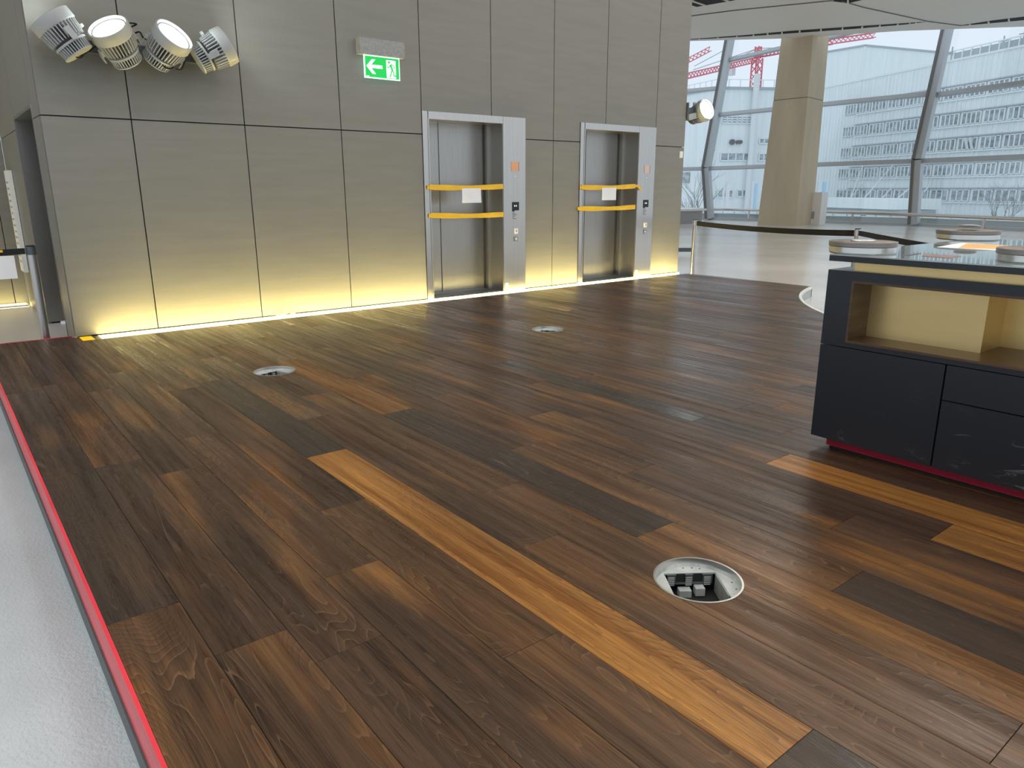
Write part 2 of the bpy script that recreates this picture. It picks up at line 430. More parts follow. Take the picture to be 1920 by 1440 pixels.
# red edge boards of the platform, and the recessed grey base below the left one
t1 = struct(MB().box((XL-.012, -1.6, ZH+.004), (XL, YB+.012, .001)).obj('trim_1', 'red'), 'bright red edge board along the left side of the plank floor')
t2 = struct(MB().box((XL, YB, ZH+.035), (.94, YB+.014, .003)).obj('trim_2', 'red'), 'red edge board at the back corner of the plank floor')
arc = []
for k in range(40):
    a = math.radians(96+k*2.2)
    arc.append((RC.x+RR*math.cos(a), RC.y+RR*math.sin(a)))
arc = [p for p in arc if p[0] <= XR+.05]
mb = MB()
n = len(arc)
vs = []
for (x, y) in arc:
    dx, dy = (x-RC.x)/RR, (y-RC.y)/RR
    for r, z in ((.012, .004), (-.022, .004), (-.022, -.025), (.012, -.025)): vs.append((x+dx*r, y+dy*r, z))
fs = [(i*4+k, i*4+(k+1) % 4, (i+1)*4+(k+1) % 4, (i+1)*4+k) for i in range(n-1) for k in range(4)]+[(0, 1, 2, 3), ((n-1)*4+3, (n-1)*4+2, (n-1)*4+1, (n-1)*4)]
struct(mb.add(vs, fs).obj('trim_3', 'white'), 'white metal edge of the round cut-out in the plank floor')
vs = []
for (x, y) in arc:
    dx, dy = (x-RC.x)/RR, (y-RC.y)/RR
    for r, z in ((0, -.026), (-.012, -.026), (-.012, ZH), (0, ZH)): vs.append((x+dx*r, y+dy*r, z))
struct(MB().add(vs, fs).obj('trim_4', 'metalgrey'), 'grey metal skirting inside the round cut-out')
# left silver floor
gf = struct(MB().box((-8, -8, ZH-.16), (XL-.012-.002, 8.098, ZH-.09)).obj('floor_silver', 'grey'), 'shiny silver grey floor left of the red edge')
tr = struct(MB().box((XL-.018, -1.6, ZH-.09), (XL-.006, YB, ZH+.003)).obj('trim_5', 'boxdark'), 'grey edge profile between red board and silver floor')

# lift wall ---------------------------------------------------------
ZJ = 2.0; ZT = 2.262; ZTOP = 7.2
LIFT = [4.885, 7.495]; LW = 1.60
wall = empty('wall_back', (0, 0, 0)); struct(wall, 'grey beige panelled lift core wall with two lifts')
bk = MB()
segs = [(.985, LIFT[0]), (LIFT[0]+LW, LIFT[1]), (LIFT[1]+LW, XR-.03)]
for a, b in segs: bk.box((a, YW+.03, ZH), (b, YW+.12, ZT))
bk.box((.985, YW, ZH), (XR-.03, YW+.03, 0))
bk.box((.985, YW+.03, ZT), (XR-.03, YW+.12, ZTOP))
bk.obj('backing', 'joint', wall)
def panel(pts, nm='wall_panel'):
    """pts in (x,z), front face at YW"""
    g = .0055
    cx = sum(p[0] for p in pts)/len(pts); cz = sum(p[1] for p in pts)/len(pts)
    xs = sorted(set(p[0] for p in pts)); zs = sorted(set(p[1] for p in pts))
    Q = []
    n = len(pts)
    for i, (x, z) in enumerate(pts):              # inset each corner along its two edges (axis aligned polygon)
        px_, nx_ = pts[i-1], pts[(i+1) % n]
        ax = ay = 0
        for q in (px_, nx_):
            if abs(q[0]-x) > 1e-6: ax = 1 if q[0] > x else -1
            else: ay = 1 if q[1] > z else -1
        conv = True
        # reflex corner: polygon lies on the outside
        tx, tz = x+ax*.01, z+ay*.01
        ins = False; j = n-1
        for k in range(n):
            if (pts[k][1] > tz) != (pts[j][1] > tz) and tx < (pts[j][0]-pts[k][0])*(tz-pts[k][1])/(pts[j][1]-pts[k][1])+pts[k][0]: ins = not ins
            j = k
        sgn = 1 if ins else -1
        Q.append((x+ax*g*sgn, z+ay*g*sgn))
    return MB().prism([(x, YW, z) for x, z in Q], (0, .03, 0)).obj(nm, 'panel', wall)
R = lambda a, b, c, d: [(a, c), (b, c), (b, d), (a, d)]
ZU = 4.95
for a, b in ((.955, 1.69), (1.69, 2.755), (2.755, 3.83), (3.83, 4.885), (6.485, 6.99), (6.99, 7.495), (9.095, 9.80)): panel(R(a, b, .004, ZJ))
for a, b in ((.955, 1.69), (1.69, 2.755), (2.755, 3.83), (3.83, 4.885), (9.095, 9.80)): panel(R(a, b, ZJ, ZU))
panel(R(4.885, 5.93, ZT, ZU)); panel(R(8.0, 9.095, ZT, ZU))
panel([(5.93, ZT), (6.485, ZT), (6.485, ZJ), (6.99, ZJ), (6.99, ZU), (5.93, ZU)])
panel([(6.99, ZJ), (7.495, ZJ), (7.495, ZT), (8.0, ZT), (8.0, ZU), (6.99, ZU)])
for a, b in ((.955, 1.69), (1.69, 2.755), (2.755, 3.83), (3.83, 4.885), (4.885, 5.93), (5.93, 6.99), (6.99, 8.0), (8.0, 9.095), (9.095, 9.80)): panel(R(a, b, ZU, ZTOP))

# right flank of the core
wr = empty('wall_right'); struct(wr, 'end face of the panelled lift core towards the windows')
MB().box((XR-.09, YW+.12, ZH), (XR-.03, 14, ZTOP)).obj('backing', 'joint', wr)
for k in range(5):
    for z0, z1 in ((ZH, ZJ), (ZJ, ZU), (ZU, ZTOP)):
        MB().box((XR-.03, YW+.035+k*1.2, z0+.004), (XR, YW+.025+(k+1)*1.2, z1-.004)).obj('wall_panel', 'panel', wr)

# left flank: narrow pier, steel lined doorway, panels beyond, back wall with its own light strip
wl = empty('wall_left'); struct(wl, 'side face of the lift core with a steel lined doorway')
XF = .955
PIER = 8.42; DOOR1 = 9.95; DZ = 2.10
YF = 11.9
def side_panel(y0, y1, z0, z1): MB().box((XF, y0+.004, z0+.004), (XF+.03, y1-.004, z1-.004)).obj('wall_panel', 'panel', wl)
MB().box((XF+.03, YW+.12, ZH), (XF+.12, PIER, ZTOP)).box((XF+.03, DOOR1+.02, ZH), (XF+.12, YF, ZTOP)).box((XF+.03, PIER, DZ+.03), (XF+.12, DOOR1+.02, ZTOP)).obj('backing', 'joint', wl)
side_panel(YW+.035, PIER, ZH, ZJ); side_panel(YW+.035, PIER, ZJ, ZU); side_panel(YW+.035, PIER, ZU, ZTOP)
side_panel(DOOR1+.02, YF, ZH, ZJ); side_panel(DOOR1+.02, YF, ZJ, ZU); side_panel(DOOR1+.02, YF, ZU, ZTOP)
side_panel(PIER, DOOR1+.02, DZ+.03, ZU); side_panel(PIER, DOOR1+.02, ZU, ZTOP)
wf = empty('wall_far'); struct(wf, 'panelled wall behind the left barrier with a light strip at its foot')
MB().box((-6, YF+.03, ZH), (XF, YF+.13, ZTOP)).obj('backing', 'joint', wf)
for k in range(7):
    x1 = .80-(k-1)*.98 if k else XF; x0 = x1-.98 if k else .80
    for z0, z1 in ((ZH, ZJ), (ZJ, ZU), (ZU, ZTOP)):
        MB().box((x0+.005, YF, z0+.004), (x1-.005, YF+.03, z1-.004)).obj('wall_panel', 'panel', wf)

d1 = empty('door_1', (0, 0, 0)); struct(d1, 'brushed steel lining of the doorway left of the lift wall')
MB().box((XF-.005, DOOR1, ZH+.02), (XF+.55, DOOR1+.02, DZ)).obj('far_jamb', 'steel_dark', d1)
MB().box((XF-.005, PIER, ZH), (XF+.55, PIER+.02, DZ)).obj('near_jamb', 'steel_dark', d1)
MB().box((XF-.005, PIER, DZ), (XF+.55, DOOR1+.02, DZ+.03)).obj('header', 'steel', d1)
MB().box((XF+.55, PIER, ZH), (XF+.58, DOOR1+.02, DZ+.03)).obj('door_leaf', 'steel_dark', d1)

# light strips
def led(name, x0, x1, y0, y1, zb, zt_, label, caps, m):
    """open light channel with a luminous bed at zb, white flanks and a clear cover at zt_"""
    e = empty(name, (x0, y0, zb)); W_, D_, H_ = x1-x0, y1-y0, zt_-zb
    MB().box((0, .006, .003), (W_, D_-.006, .012)).obj('luminous_bed', m, e)
    MB().box((0, 0, 0), (W_, .006, H_-.001)).obj('front_flank', 'white', e)
    MB().box((0, D_-.006, 0), (W_, D_, H_-.001)).obj('back_flank', 'white', e)
    MB().box((caps, .0, H_-.006), (W_, D_, H_+.001)).obj('cover_glass', 'glass', e)
    if caps: MB().box((0, 0, H_-.012), (caps, D_, H_+.0015)).obj('end_cap', 'ledcap', e)
    return tag(e, label, 'light strip')
led('light_strip', .985, 9.83, 7.703, YW-.004, ZH+.001, .001, 'long glowing yellow light strip along the foot of the lift wall', .10, 'led')
led('light_strip', -5.5, XF-.03, YF-.22, YF-.004, ZH+.002, ZH+.03, 'glowing light strip on the floor behind the left barrier post', 0, 'led2')

# concrete column -----------------------------------------------------
b0, b1, b2 = fl(1420, 421.5, ZH), fl(1492, 423.7, ZH), fl(1523, 421, ZH)
b3 = b0+b2-b1
ax0 = onP(1465, 73, (b0), Vector((b0.x, b0.y, 0)).normalized())
def coltop(px, py, b):
    n_ = Vector((fw.x, fw.y, 0)).normalized(); return onP(px, py, b, n_)
t0, t1_, t2_ = coltop(1465, 73, b0), coltop(1524, 73, b1), coltop(1554, 73, b2)
ZC = (t0.z+t1_.z+t2_.z)/3; zt = ZC+.3
def reach(b, t): return b+(t-b)*((zt-b.z)/(t.z-b.z))
T0, T1, T2 = reach(b0, t0), reach(b1, t1_), reach(b2, t2_); T3 = T0+T2-T1
B = [b0, b1, b2, b3]; T = [T0, T1, T2, T3]
zj = coltop(1508, 182, b1).z
def lerpz(b, t, z): return b+(t-b)*((z-b.z)/(t.z-b.z))
colm = empty('concrete_column', ((b0+b2)/2)); tag(colm, 'big slanting concrete column in front of the windows', 'column')
off = -(b0+b2)/2
for z0, z1, nm in ((ZH, zj-.015, 'shaft'), (zj+.015, zt, 'shaft'), (zj-.016, zj+.016, 'joint')):
    k = 1.0 if nm == 'shaft' else .985
    cen0 = sum(((lerpz(b, t, z0)) for b, t in zip(B, T)), Vector())/4; cen1 = sum(((lerpz(b, t, z1)) for b, t in zip(B, T)), Vector())/4
    vs = [cen0+(lerpz(b, t, z0)-cen0)*k+off for b, t in zip(B, T)]+[cen1+(lerpz(b, t, z1)-cen1)*k+off for b, t in zip(B, T)]
    MB().add(vs, [(3,2,1,0),(4,5,6,7),(0,1,5,4),(1,2,6,5),(2,3,7,6),(3,0,4,7)]).obj(nm, 'conc' if nm == 'shaft' else 'mulldark', colm)

# ceiling -----------------------------------------------------------
ce = [fl(x, y, ZC) for x, y in ((1200, 79), (1293, 77), (1480, 72), (1690, 58), (1920, 50), (2100, 44))]
cl = empty('ceiling'); struct(cl, 'pale curved ceiling with dark slot vents near the windows')
pts = [(p.x, p.y, ZC) for p in ce]
far = [(-14, -8, ZC), (-14, pts[0][1]+8, ZC), (pts[0][0]-3, pts[0][1]+8, ZC)] + pts + [(pts[-1][0]+2, -8, ZC)]
MB().prism(far, (0, 0, .4)).obj('ceiling_slab', 'ceil', cl)
def ceil_slot(pxs, w, vent=True):
    """dark slot under the ceiling following pixel points of its near edge; w metres deep"""
    P = [fl(x, y, ZC-.004) for x, y in pxs]
    mb = MB(); vs = []
    for i, p in enumerate(P):
        d = (P[min(i+1, len(P)-1)]-P[max(i-1, 0)]).normalized(); nn = Vector((d.y, -d.x, 0))
        ww = w[i] if isinstance(w, (list, tuple)) else w
        vs += [p-nn*ww/2, p+nn*ww/2]
    top = [(v[0], v[1], v[2]+.02) for v in vs]
    n = len(vs); L_ = len(P)
    fs = [(2*i, 2*i+1, 2*i+3, 2*i+2) for i in range(L_-1)]
    mb.add(vs, fs); mb.obj('vent_slot', 'black', cl)
    if vent:
        k = 0; tot = (P[-1]-P[0]).length; nb = int(tot/.55); sl = MB()
        for q in range(nb):
            t = (q+.5)/nb*(L_-1); i = min(int(t), L_-2); f = t-i
            a = Vector(vs[2*i]).lerp(Vector(vs[2*i+2]), f); b = Vector(vs[2*i+1]).lerp(Vector(vs[2*i+3]), f)
            MB().quadbar(a-Vector((0, 0, .02)), b-Vector((0, 0, .02)), .05, .03).obj('vent_slat', 'ceil', cl)
ceil_slot([(1294, 74), (1400, 67), (1480, 60.5), (1600, 52), (1700, 44.5), (1735, 41)], [.12, .30, .48, .48, .25, .06])
ceil_slot([(1802, 48), (1860, 41), (1925, 34), (2000, 26)], [.1, .5, .7, .7])
ceil_slot([(1294, 9), (1330, 2), (1380, -8)], [.8, .9, 1.0])
ceil_slot([(1565, 0), (1590, 3), (1625, -6)], [.3, .5, .5])
def ceil_joint(pxs):
    MB().tube([fl(x, y, ZC-.01) for x, y in pxs], .022, 5).obj('joint_line', 'mulldark', cl)
ceil_joint([(1578, 2), (1620, 14), (1680, 27), (1740, 40), (1802, 48)])
ceil_joint([(1294, 30), (1380, 19), (1480, 9), (1560, 1)])

# curtain wall --------------------------------------------------------
m1, m2 = fl(1334, 412, ZH), fl(1717, 423.7, ZH)
dm = (m2-m1); wr_ = fl(1905, 432.7, ZH)
m3 = m2+(wr_-m2).normalized()*dm.length
m0 = m1-dm*.98+Vector((-1.5, 0, 0))
nW = Vector((-dm.y, dm.x, 0)).normalized()
if nW.x < 0: nW = -nW
k1 = onP(1328, 317, m1+nW*.15, nW); k2 = onP(1725, 303, m2+nW*.15, nW)
tp1 = onP(1372, 76, m1+nW*1.7, nW); tp2 = onP(1780, 60, m2+nW*1.7, nW)
def ext(k, t, z): return k+(t-k)*((z-k.z)/(t.z-k.z))
ZW = 11.5
tp1 = ext(k1, tp1, ZW); tp2 = ext(k2, tp2, ZW)
k0 = m0+(k1-m1); k3 = m3+(k2-m2); tp0 = k0+(tp1-k1); tp3 = k3+(tp2-k2)
MM = [(m0, k0, tp0), (m1, k1, tp1), (m2, k2, tp2), (m3, k3, tp3)]
nU = []
for i in range(3):
    (ma, ka, ta), (mb_, kb, tb) = MM[i], MM[i+1]
    wn = empty('window_%d' % (i+1)); struct(wn, ('window bay hidden mostly behind the lift wall', 'tall leaning window bay crossed by the concrete column', 'tall leaning window bay at the right edge')[i])
    n = (kb-ka).cross(tb-ka).normalized()
    if n.x < 0: n = -n
    # heights where transoms sit, parameter along the mullion above the knee
    if i == 1:
        fa = [ (onP(1350, 217.5, ka, n)-ka).length/(ta-ka).length, (onP(1372, 116, ka, n)-ka).length/(ta-ka).length ]
        fb = [ (onP(1750, 179, kb, n)-kb).length/(tb-kb).length, .985 ]
        def zfrac(px, py): return (onP(px, py, ka, n).z-ka.z)/(ta.z-ka.z)
        lv = [(zfrac(1350, 217), zfrac(1745, 180)), (zfrac(1372, 116), zfrac(1690, 60)+.06)]
    elif i == 2:
        def zf3(px, py): return (onP(px, py, ka, n).z-ka.z)/(ta.z-ka.z)
        lv = [(zf3(1762, 179), zf3(1920, 164)+.02), (.93, .95)]
    else: lv = [(lv0, lv0) for lv0 in (.42, .80)]
    rows = [(ma, mb_), (ka, kb)] + [(ka+(ta-ka)*a, kb+(tb-kb)*b) for a, b in lv] + [(ta, tb)]
    for (A0, B0), (A1, B1) in zip(rows, rows[1:]):
        MB().prism([A0, B0, B1, A1], n*.03).obj('pane', 'glass', wn)
    for j, (A, Bq) in enumerate(rows[1:-1]):
        MB().quadbar(A-n*.08, Bq-n*.08, .16, .16 if j else .12, n).obj('transom', 'mull', wn)
    MB().quadbar(ma-n*.06+Vector((0, 0, .05)), mb_-n*.06+Vector((0, 0, .05)), .14, .10).obj('sill', 'mull', wn)
    if i < 3:
        along = (mb_-ma).normalized()
        o_ = -n*.14
        MB().quadbar(mb_+o_, kb+o_, .26, .40, n).obj('mullion', 'mull', wn)
        MB().quadbar(kb+o_, tb+o_, .26, .40, n).obj('mullion', 'mull', wn)
        MB().quadbar(mb_+o_-n*.05+Vector((0,0,.01))-along*.16, kb+o_-n*.05-along*.16, .10, .42, n).obj('mullion_cover', 'mulldark', wn)
        MB().quadbar(kb+o_-n*.05-along*.16, tb+o_-n*.05-along*.16, .10, .42, n).obj('mullion_cover', 'mulldark', wn)
# low rail along the windows
rails = empty('window_handrail', fl(1597, 420, ZH)); tag(rails, 'low steel handrail on posts running along the windows', 'handrail')
ro = rails.location
inn = -nW*.9
rp = [fl(1180, 404, ZH), fl(1334, 411, ZH), fl(1597, 420, ZH), fl(1842, 435, ZH), fl(2080, 449, ZH)]
rp = [p+Vector((0, 0, .50)) for p in rp]
MB().tube([p-ro for p in rp], .065, 10).obj('rail', 'rail', rails, True)
for x, y in ((1403, 414), (1597, 420), (1842, 435)):
    p = fl(x, y, ZH)-ro
    MB().quadbar(p, p+Vector((0, 0, .46)), .07, .07, (1, 0, 0)).obj('post', 'rail', rails)

# added fill light: unseen square panels under the ceiling that brighten the hall
def add_fill_panel(x, y, label):
    e = empty('fill_light_panel', (x, y, ZC)); tag(e, label, 'added fill light', 'added fill light panels')
    MB().box((-.82, -.82, -.06), (.82, -.75, 0)).box((-.82, .75, -.06), (.82, .82, 0)).box((-.82, -.75, -.06), (-.75, .75, 0)).box((.75, -.75, -.06), (.82, .75, 0)).obj('frame', 'white', e)
    MB().box((-.75, -.75, -.045), (.75, .75, -.01)).obj('diffuser', 'fillpanel', e)
MT['fillpanel'] = mat('fill_light_diffuser', (1, 1, 1), .5, emit=((1.0, .97, .91), 8.6))  # glow of the added fill panels, set to lift the dark hall
for x, y in [(x, y) for x in (-4, 0, 4, 8, 12, 16, 20) for y in (-5, -1, 3)]+[(13, 7.5), (17, 7.5), (21, 7.5), (24, 3), (-1.2, 10.2), (-4, 8)]:
    if 1: add_fill_panel(x, y, 'added square fill light panel, unseen, under the high ceiling')

# ================================================================== LIFTS
def make_lift():
    e = empty('elevator', (0, YW, 0))
    D = .36; OL, OR_, OH = .086, 1.220, 2.175
    # left jamb: front face with a small lip and the return into the recess
    MB().box((0, -.012, 0), (OL-.012, .03, ZT)).box((OL-.012, -.022, 0), (OL, D, OH+.0)).obj('jamb', 'steel', e)
    MB().box((OL, -.012, OH), (OR_, D, ZT)).obj('header', 'steel', e)
    MB().box((OR_-.004, 0.0, 0), (OR_+.02, D, OH)).obj('reveal', 'steel_dark', e)
    MB().box((OR_-.03, D-.07, 0), (OR_-.004, D-.055, OH)).obj('reveal_edge', 'steel', e)
    MB().box((OL, D+.012, .01), (.46, D+.03, OH)).obj('door_leaf', 'steel_dark', e)
    MB().box((.466, D, .01), (OR_, D+.03, OH)).obj('door_leaf', 'steel_dark', e)
    MB().box((OL, .02, -.012), (OR_, D+.03, .006)).obj('sill', 'boxdark', e)
    MB().box((OL, D-.03, .006), (OR_, D-.015, .016)).obj('sill_rail', 'steel', e)
    cp = MB().box((OR_+.004, -.012, 0), (LW, .03, ZT)).obj('control_panel', 'steel', e)
    MB().box((LW-.006, -.005, 0), (LW+.004, .02, ZT)).obj('edge_strip', 'joint', e)
    y = -.0135
    def plate(nm, x0, x1, z0, z1, m, par=cp, d=.006): return MB().box((x0, y-d, z0), (x1, y, z1)).obj(nm, m, par)
    plate('floor_indicator', 1.36, 1.475, 1.585, 1.705, 'copper')
    plate('indicator_edge', 1.475, 1.482, 1.585, 1.705, 'boxdark')
    plate('display', 1.372, 1.482, 1.075, 1.185, 'display')
    plate('display_tab', 1.372, 1.405, 1.06, 1.075, 'display', d=.004)
    for q in (1.40, 1.43): plate('display_digit', q, q+.010, 1.125, 1.145, 'signwhite', d=.0075)
    for i, w in enumerate((.05, .075, .055, .03, .07)): plate('notice_line', 1.372, 1.372+w, 1.035-i*.018, 1.042-i*.018, 'ink', d=.001)
    b = plate('call_button', 1.405, 1.462, .765, .835, 'white', d=.008); MB().box((1.422, y-.011, .785), (1.445, y-.008, .815)).obj('button_mark', 'inkgrey', cp)
    b = plate('key_switch', 1.40, 1.46, .665, .730, 'steel_dark', d=.008); MB().box((1.420, y-.011, .685), (1.440, y-.008, .71)).obj('button_mark', 'white', cp)
    plate('arrow_mark', 1.405, 1.435, 1.515, 1.522, 'white', d=.001)
    plate('floor_socket', 1.252, 1.29, .055, .105, 'white', d=.006)
    return e
lift = make_lift(); lift.location.x = LIFT[0]; lift.location.z = .003
tag(lift, 'steel lift doorway with a copper square on its panel, nearer to the exit sign', 'elevator', 'lift doorways')
lift2 = copytree(lift); lift2.location.x = LIFT[1]
tag(lift2, 'steel lift doorway with a pale pink square on its panel, nearer to the windows', 'elevator', 'lift doorways')
for ch in lift2.children:
    for g in ch.children:
        if g.name.startswith('floor_indicator'): g.data = g.data.copy(); g.data.materials.clear(); g.data.materials.append(MT['pinksq'])

def tape(p0, p1, z0, z1, h, label, tail=None):
    """band stretched from X p0 to p1 on the lift front, ends folded onto the jamb"""
    ym = YW-.030
    n = 14; vs = []
    for i in range(n+1):
        t = i/n; x = p0+(p1-p0)*t; z = z0+(z1-z0)*t-.012*math.sin(math.pi*t); hh = h*(1+.10*math.sin(9*t)); w = .004*math.sin(14*t+z0*7)
        vs += [(x, ym-.002+w, z-hh/2), (x, ym-.002+w, z+hh/2), (x, ym+.002+w, z+hh/2), (x, ym+.002+w, z-hh/2)]
    fs = [(i*4+k, i*4+(k+1) % 4, (i+1)*4+(k+1) % 4, (i+1)*4+k) for i in range(n) for k in range(4)]+[(0, 1, 2, 3), (n*4+3, n*4+2, n*4+1, n*4)]
    e = empty('barrier_tape', (p0, ym, z0)); o = Vector((p0, ym, z0))
    MB().add([Vector(v)-o for v in vs], fs).obj('band', 'tape', e)
    MB().box((-.035, .003, -h*.42), (.012, .0065, h*.38)).obj('stuck_end', 'tape', e)
    if tail:
        P = [(p1-p0, 0, z1-z0), (p1-p0+.05, -.01, z1-z0+.005), (p1-p0+.09, -.015, z1-z0-.03), (p1-p0+.12, -.01, z1-z0-.028), (p1-p0+.115, -.01, z1-z0-.06)]
        mb = MB()
        for a, b in zip(P, P[1:]): mb.quadbar(a, b, .006, .035, (0, 0, 1))
        mb.obj('loose_end', 'tape', e)
    return tag(e, label, 'tape', 'yellow tapes across the lifts')
def zX(px, py): p = onY(px, py, YW-.03); return p.x, p.z
for a, b, h, lab, tl in (((806, 351), (943, 349.5), .060, 'upper yellow tape across the lift nearer to the exit sign', None),
                 ((809, 404), (944, 402), .060, 'lower yellow tape across the lift nearer to the exit sign', None),
                 ((1091, 351), (1191, 349), .062, 'upper yellow tape with a loose end, across the lift nearer to the windows', 1),
                 ((1087, 391), (1191, 388), .062, 'lower yellow tape across the lift nearer to the windows', None)):
    (xa, za), (xb, zb) = zX(*a), zX(*b); tape(xa, xb, za, zb, h, lab, tl)
def notice(x0, x1, y0, y1, lab, skew):
    a, b = onY(x0, y0, YW-.042), onY(x1, y1, YW-.042)
    e = empty('paper_notice', (a.x, YW-.042, b.z)); w = b.x-a.x; h = a.z-b.z
    vs = []
    for j in range(6):
        t = j/5
        for i in range(6):
            s_ = i/5; vs.append((w*s_+skew*t*s_, -.012*math.sin(2.2*s_+t*1.5)*(1-t)-.001, h*t))
    fs = [(j*6+i, j*6+i+1, (j+1)*6+i+1, (j+1)*6+i) for j in range(5) for i in range(5)]
    k = len(vs); vs += [(x, y+.0015, z) for x, y, z in vs]; fs += [tuple(q+k for q in f_[::-1]) for f_ in fs]
    MB().add(vs, fs).obj('sheet', 'paper', e, True)
    return tag(e, lab, 'paper', 'paper notices on the lift tapes')
notice(866, 902, 353, 380, 'wide white paper notice hanging from tape on the lift nearer to the exit sign', 0.0)
notice(1129, 1154, 352, 375, 'narrow white paper notice hanging from tape on the lift nearer to the windows', .012)

# ================================================================== EXIT SIGN
def exit_sign():
    yb = YW-.10
    a, b = onY(674, 68.5, yb), onY(759.5, 109, yb)
    c0, c1 = onY(682, 99, yb+.03), onY(751, 149.5, yb+.03)
    x0, x1 = a.x, b.x
    zt_, zb = onY(674, 68.5, yb).z, onY(674, 99.5, yb).z
    e = empty('exit_sign', (x0, yb, zb)); o = Vector((x0, yb, zb))
    tag(e, 'green illuminated exit sign with left arrow and running figure under a grey housing', 'sign')
    MB().box((0, 0, 0), (x1-x0, .10, zt_-zb)).obj('housing', 'signbox', e)
    for q in (.03, x1-x0-.03): MB().lathe([(0.0, -.003), (.006, -.003), (.006, .0)], 10, (q, 0, .02)).obj('screw', 'steel_dark', e)
    sx0, sx1 = onY(682, 99, yb+.03).x-x0, onY(750.5, 149, yb+.03).x-x0
    sh = onY(682, 99, yb+.03).z-onY(687, 143, yb+.03).z
    y0 = .034; z0 = -sh; z1 = 0
    MB().box((sx0, y0, z0), (sx1, y0+.012, z1)).obj('sign_plate', 'signedge', e)
    g = .012
    MB().box((sx0+g, y0-.003, z0+g), (sx1-g, y0, z1-g)).obj('green_field', 'green', e)
    w = sx1-sx0-2*g; h = sh-2*g; ox = sx0+g; oz = z0+g
    def flat(pts, nm, m, y=-.005): return MB().prism([(ox+w*u_, y0+y, oz+h*v_) for u_, v_ in pts], (0, .002, 0)).obj(nm, m, e)
    flat([(.03, .52), (.20, .86), (.30, .86), (.175, .60), (.50, .60), (.50, .44), (.175, .44), (.30, .16), (.20, .16)], 'arrow', 'signwhite')
    flat([(.62, .03), (.90, .03), (.90, .90), (.62, .90)], 'doorway_pictogram', 'signwhite')
    mb = MB()
    def stroke(pts, t):
        for (u1, v1), (u2, v2) in zip(pts, pts[1:]):
            mb.quadbar((ox+w*u1, y0-.0065, oz+h*v1), (ox+w*u2, y0-.0065, oz+h*v2), t, .002, (0, 1, 0))
    mb.lathe([(0, -.001), (h*.062, -.001), (h*.062, .001)], 16, (0, 0, 0))
    k = len(mb.v)
    mb.v = [(ox+w*.70+x, y0-.0065+z, oz+h*.80+y) for x, y, z in mb.v]
    stroke([(.745, .68), (.79, .45)], h*.10); stroke([(.79, .45), (.755, .26), (.715, .08)], h*.06); stroke([(.79, .45), (.835, .30), (.83, .16), (.90, .15)], h*.06)
    stroke([(.745, .68), (.70, .56), (.63, .55)], h*.045); stroke([(.75, .70), (.83, .67), (.87, .52)], h*.045)
    mb.obj('running_figure', 'green', e)
    flat([(.02, .01), (.10, .01), (.10, .05), (.02, .05)], 'maker_mark', 'signwhite')
exit_sign()

# ================================================================== SPOTLIGHTS
def make_spot():
    """axis +Z is the beam, origin at the middle of the body; front rim radius .18"""
    e = empty('spotlight')
    R1, R2 = .185, .145
    MB().lathe([(R1-.012, .155), (R1, .15), (R1+.002, .06), (R1-.01, .045), (R1-.035, .045), (R1-.030, .12)], 40, closed=True).obj('bezel', 'lamp', e, True)
    MB().lathe([(0.0, .108), (R1-.062, .106), (R1-.062, .09), (0.0, .09)], 40).obj('lens', 'lens', e, True)
    MB().lathe([(R1-.063, .088), (R1-.034, .128), (R1-.030, .128), (R1-.030, .088)], 40, closed=True).obj('reflector', 'lamp', e, True)
    core = MB().lathe([(R1-.045, .05), (R1-.06, -.085), (R2-.03, -.10), (R2-.045, -.195), (0, -.197)], 32).obj('heat_sink', 'lampdark', e, True)
    f1 = MB(); n = 34
    for k in range(n):
        t = 2*math.pi*k/n; c, s_ = math.cos(t), math.sin(t)
        def P(r, z, w): return (r*c-w*s_, r*s_+w*c, z)
        for za, zb, ra, rb, ri in ((.05, -.075, R1-.006, R1-.022, R1-.055), (-.10, -.195, R2, R2-.012, R2-.045)):
            w = .0048
            f1.add([P(ri, za, -w), P(ra, za, -w), P(rb, zb, -w), P(ri-.01, zb, -w), P(ri, za, w), P(ra, za, w), P(rb, zb, w), P(ri-.01, zb, w)],
                   [(3,2,1,0),(4,5,6,7),(0,1,5,4),(1,2,6,5),(2,3,7,6),(3,0,4,7)])
    f1.obj('cooling_fins', 'lamp', core)
    MB().lathe([(R2-.03, -.098), (R2+.004, -.098), (R2+.004, -.118), (R2-.03, -.118)], 36, closed=True).obj('collar', 'lamp', core)
    MB().lathe([(0, -.194), (R2-.005, -.194), (R2-.010, -.205), (0, -.207)], 36).obj('rear_cap', 'lamp', core)
    for sgn in (-1, 1):
        MB().box((sgn*(R1-.01)-.012, -.03, -.055), (sgn*(R1-.01)+.012, .03, .0)).box((sgn*(R1+.004)-.004, -.028, -.115), (sgn*(R1+.004)+.004, .028, -.04)).obj('bracket_tab', 'lamp', e)
    MB().lathe([(0, -.004), (.032, -.004), (.034, .02), (0, .022)], 18, (0, 0, 0)).obj('pivot_knob', 'lamp', e)
    return e
def aim(o, pos, d, spin=0.0):
    q = d.normalized().to_track_quat('Z', 'Y'); o.rotation_mode = 'QUATERNION'
    from mathutils import Quaternion
    o.rotation_quaternion = q @ Quaternion((0, 0, 1), spin); o.location = pos
    for ch in o.children:
        if ch.name.startswith('pivot_knob'): ch.location = (0, .175, -.03)
sp0 = make_spot()
YS = YW-.36
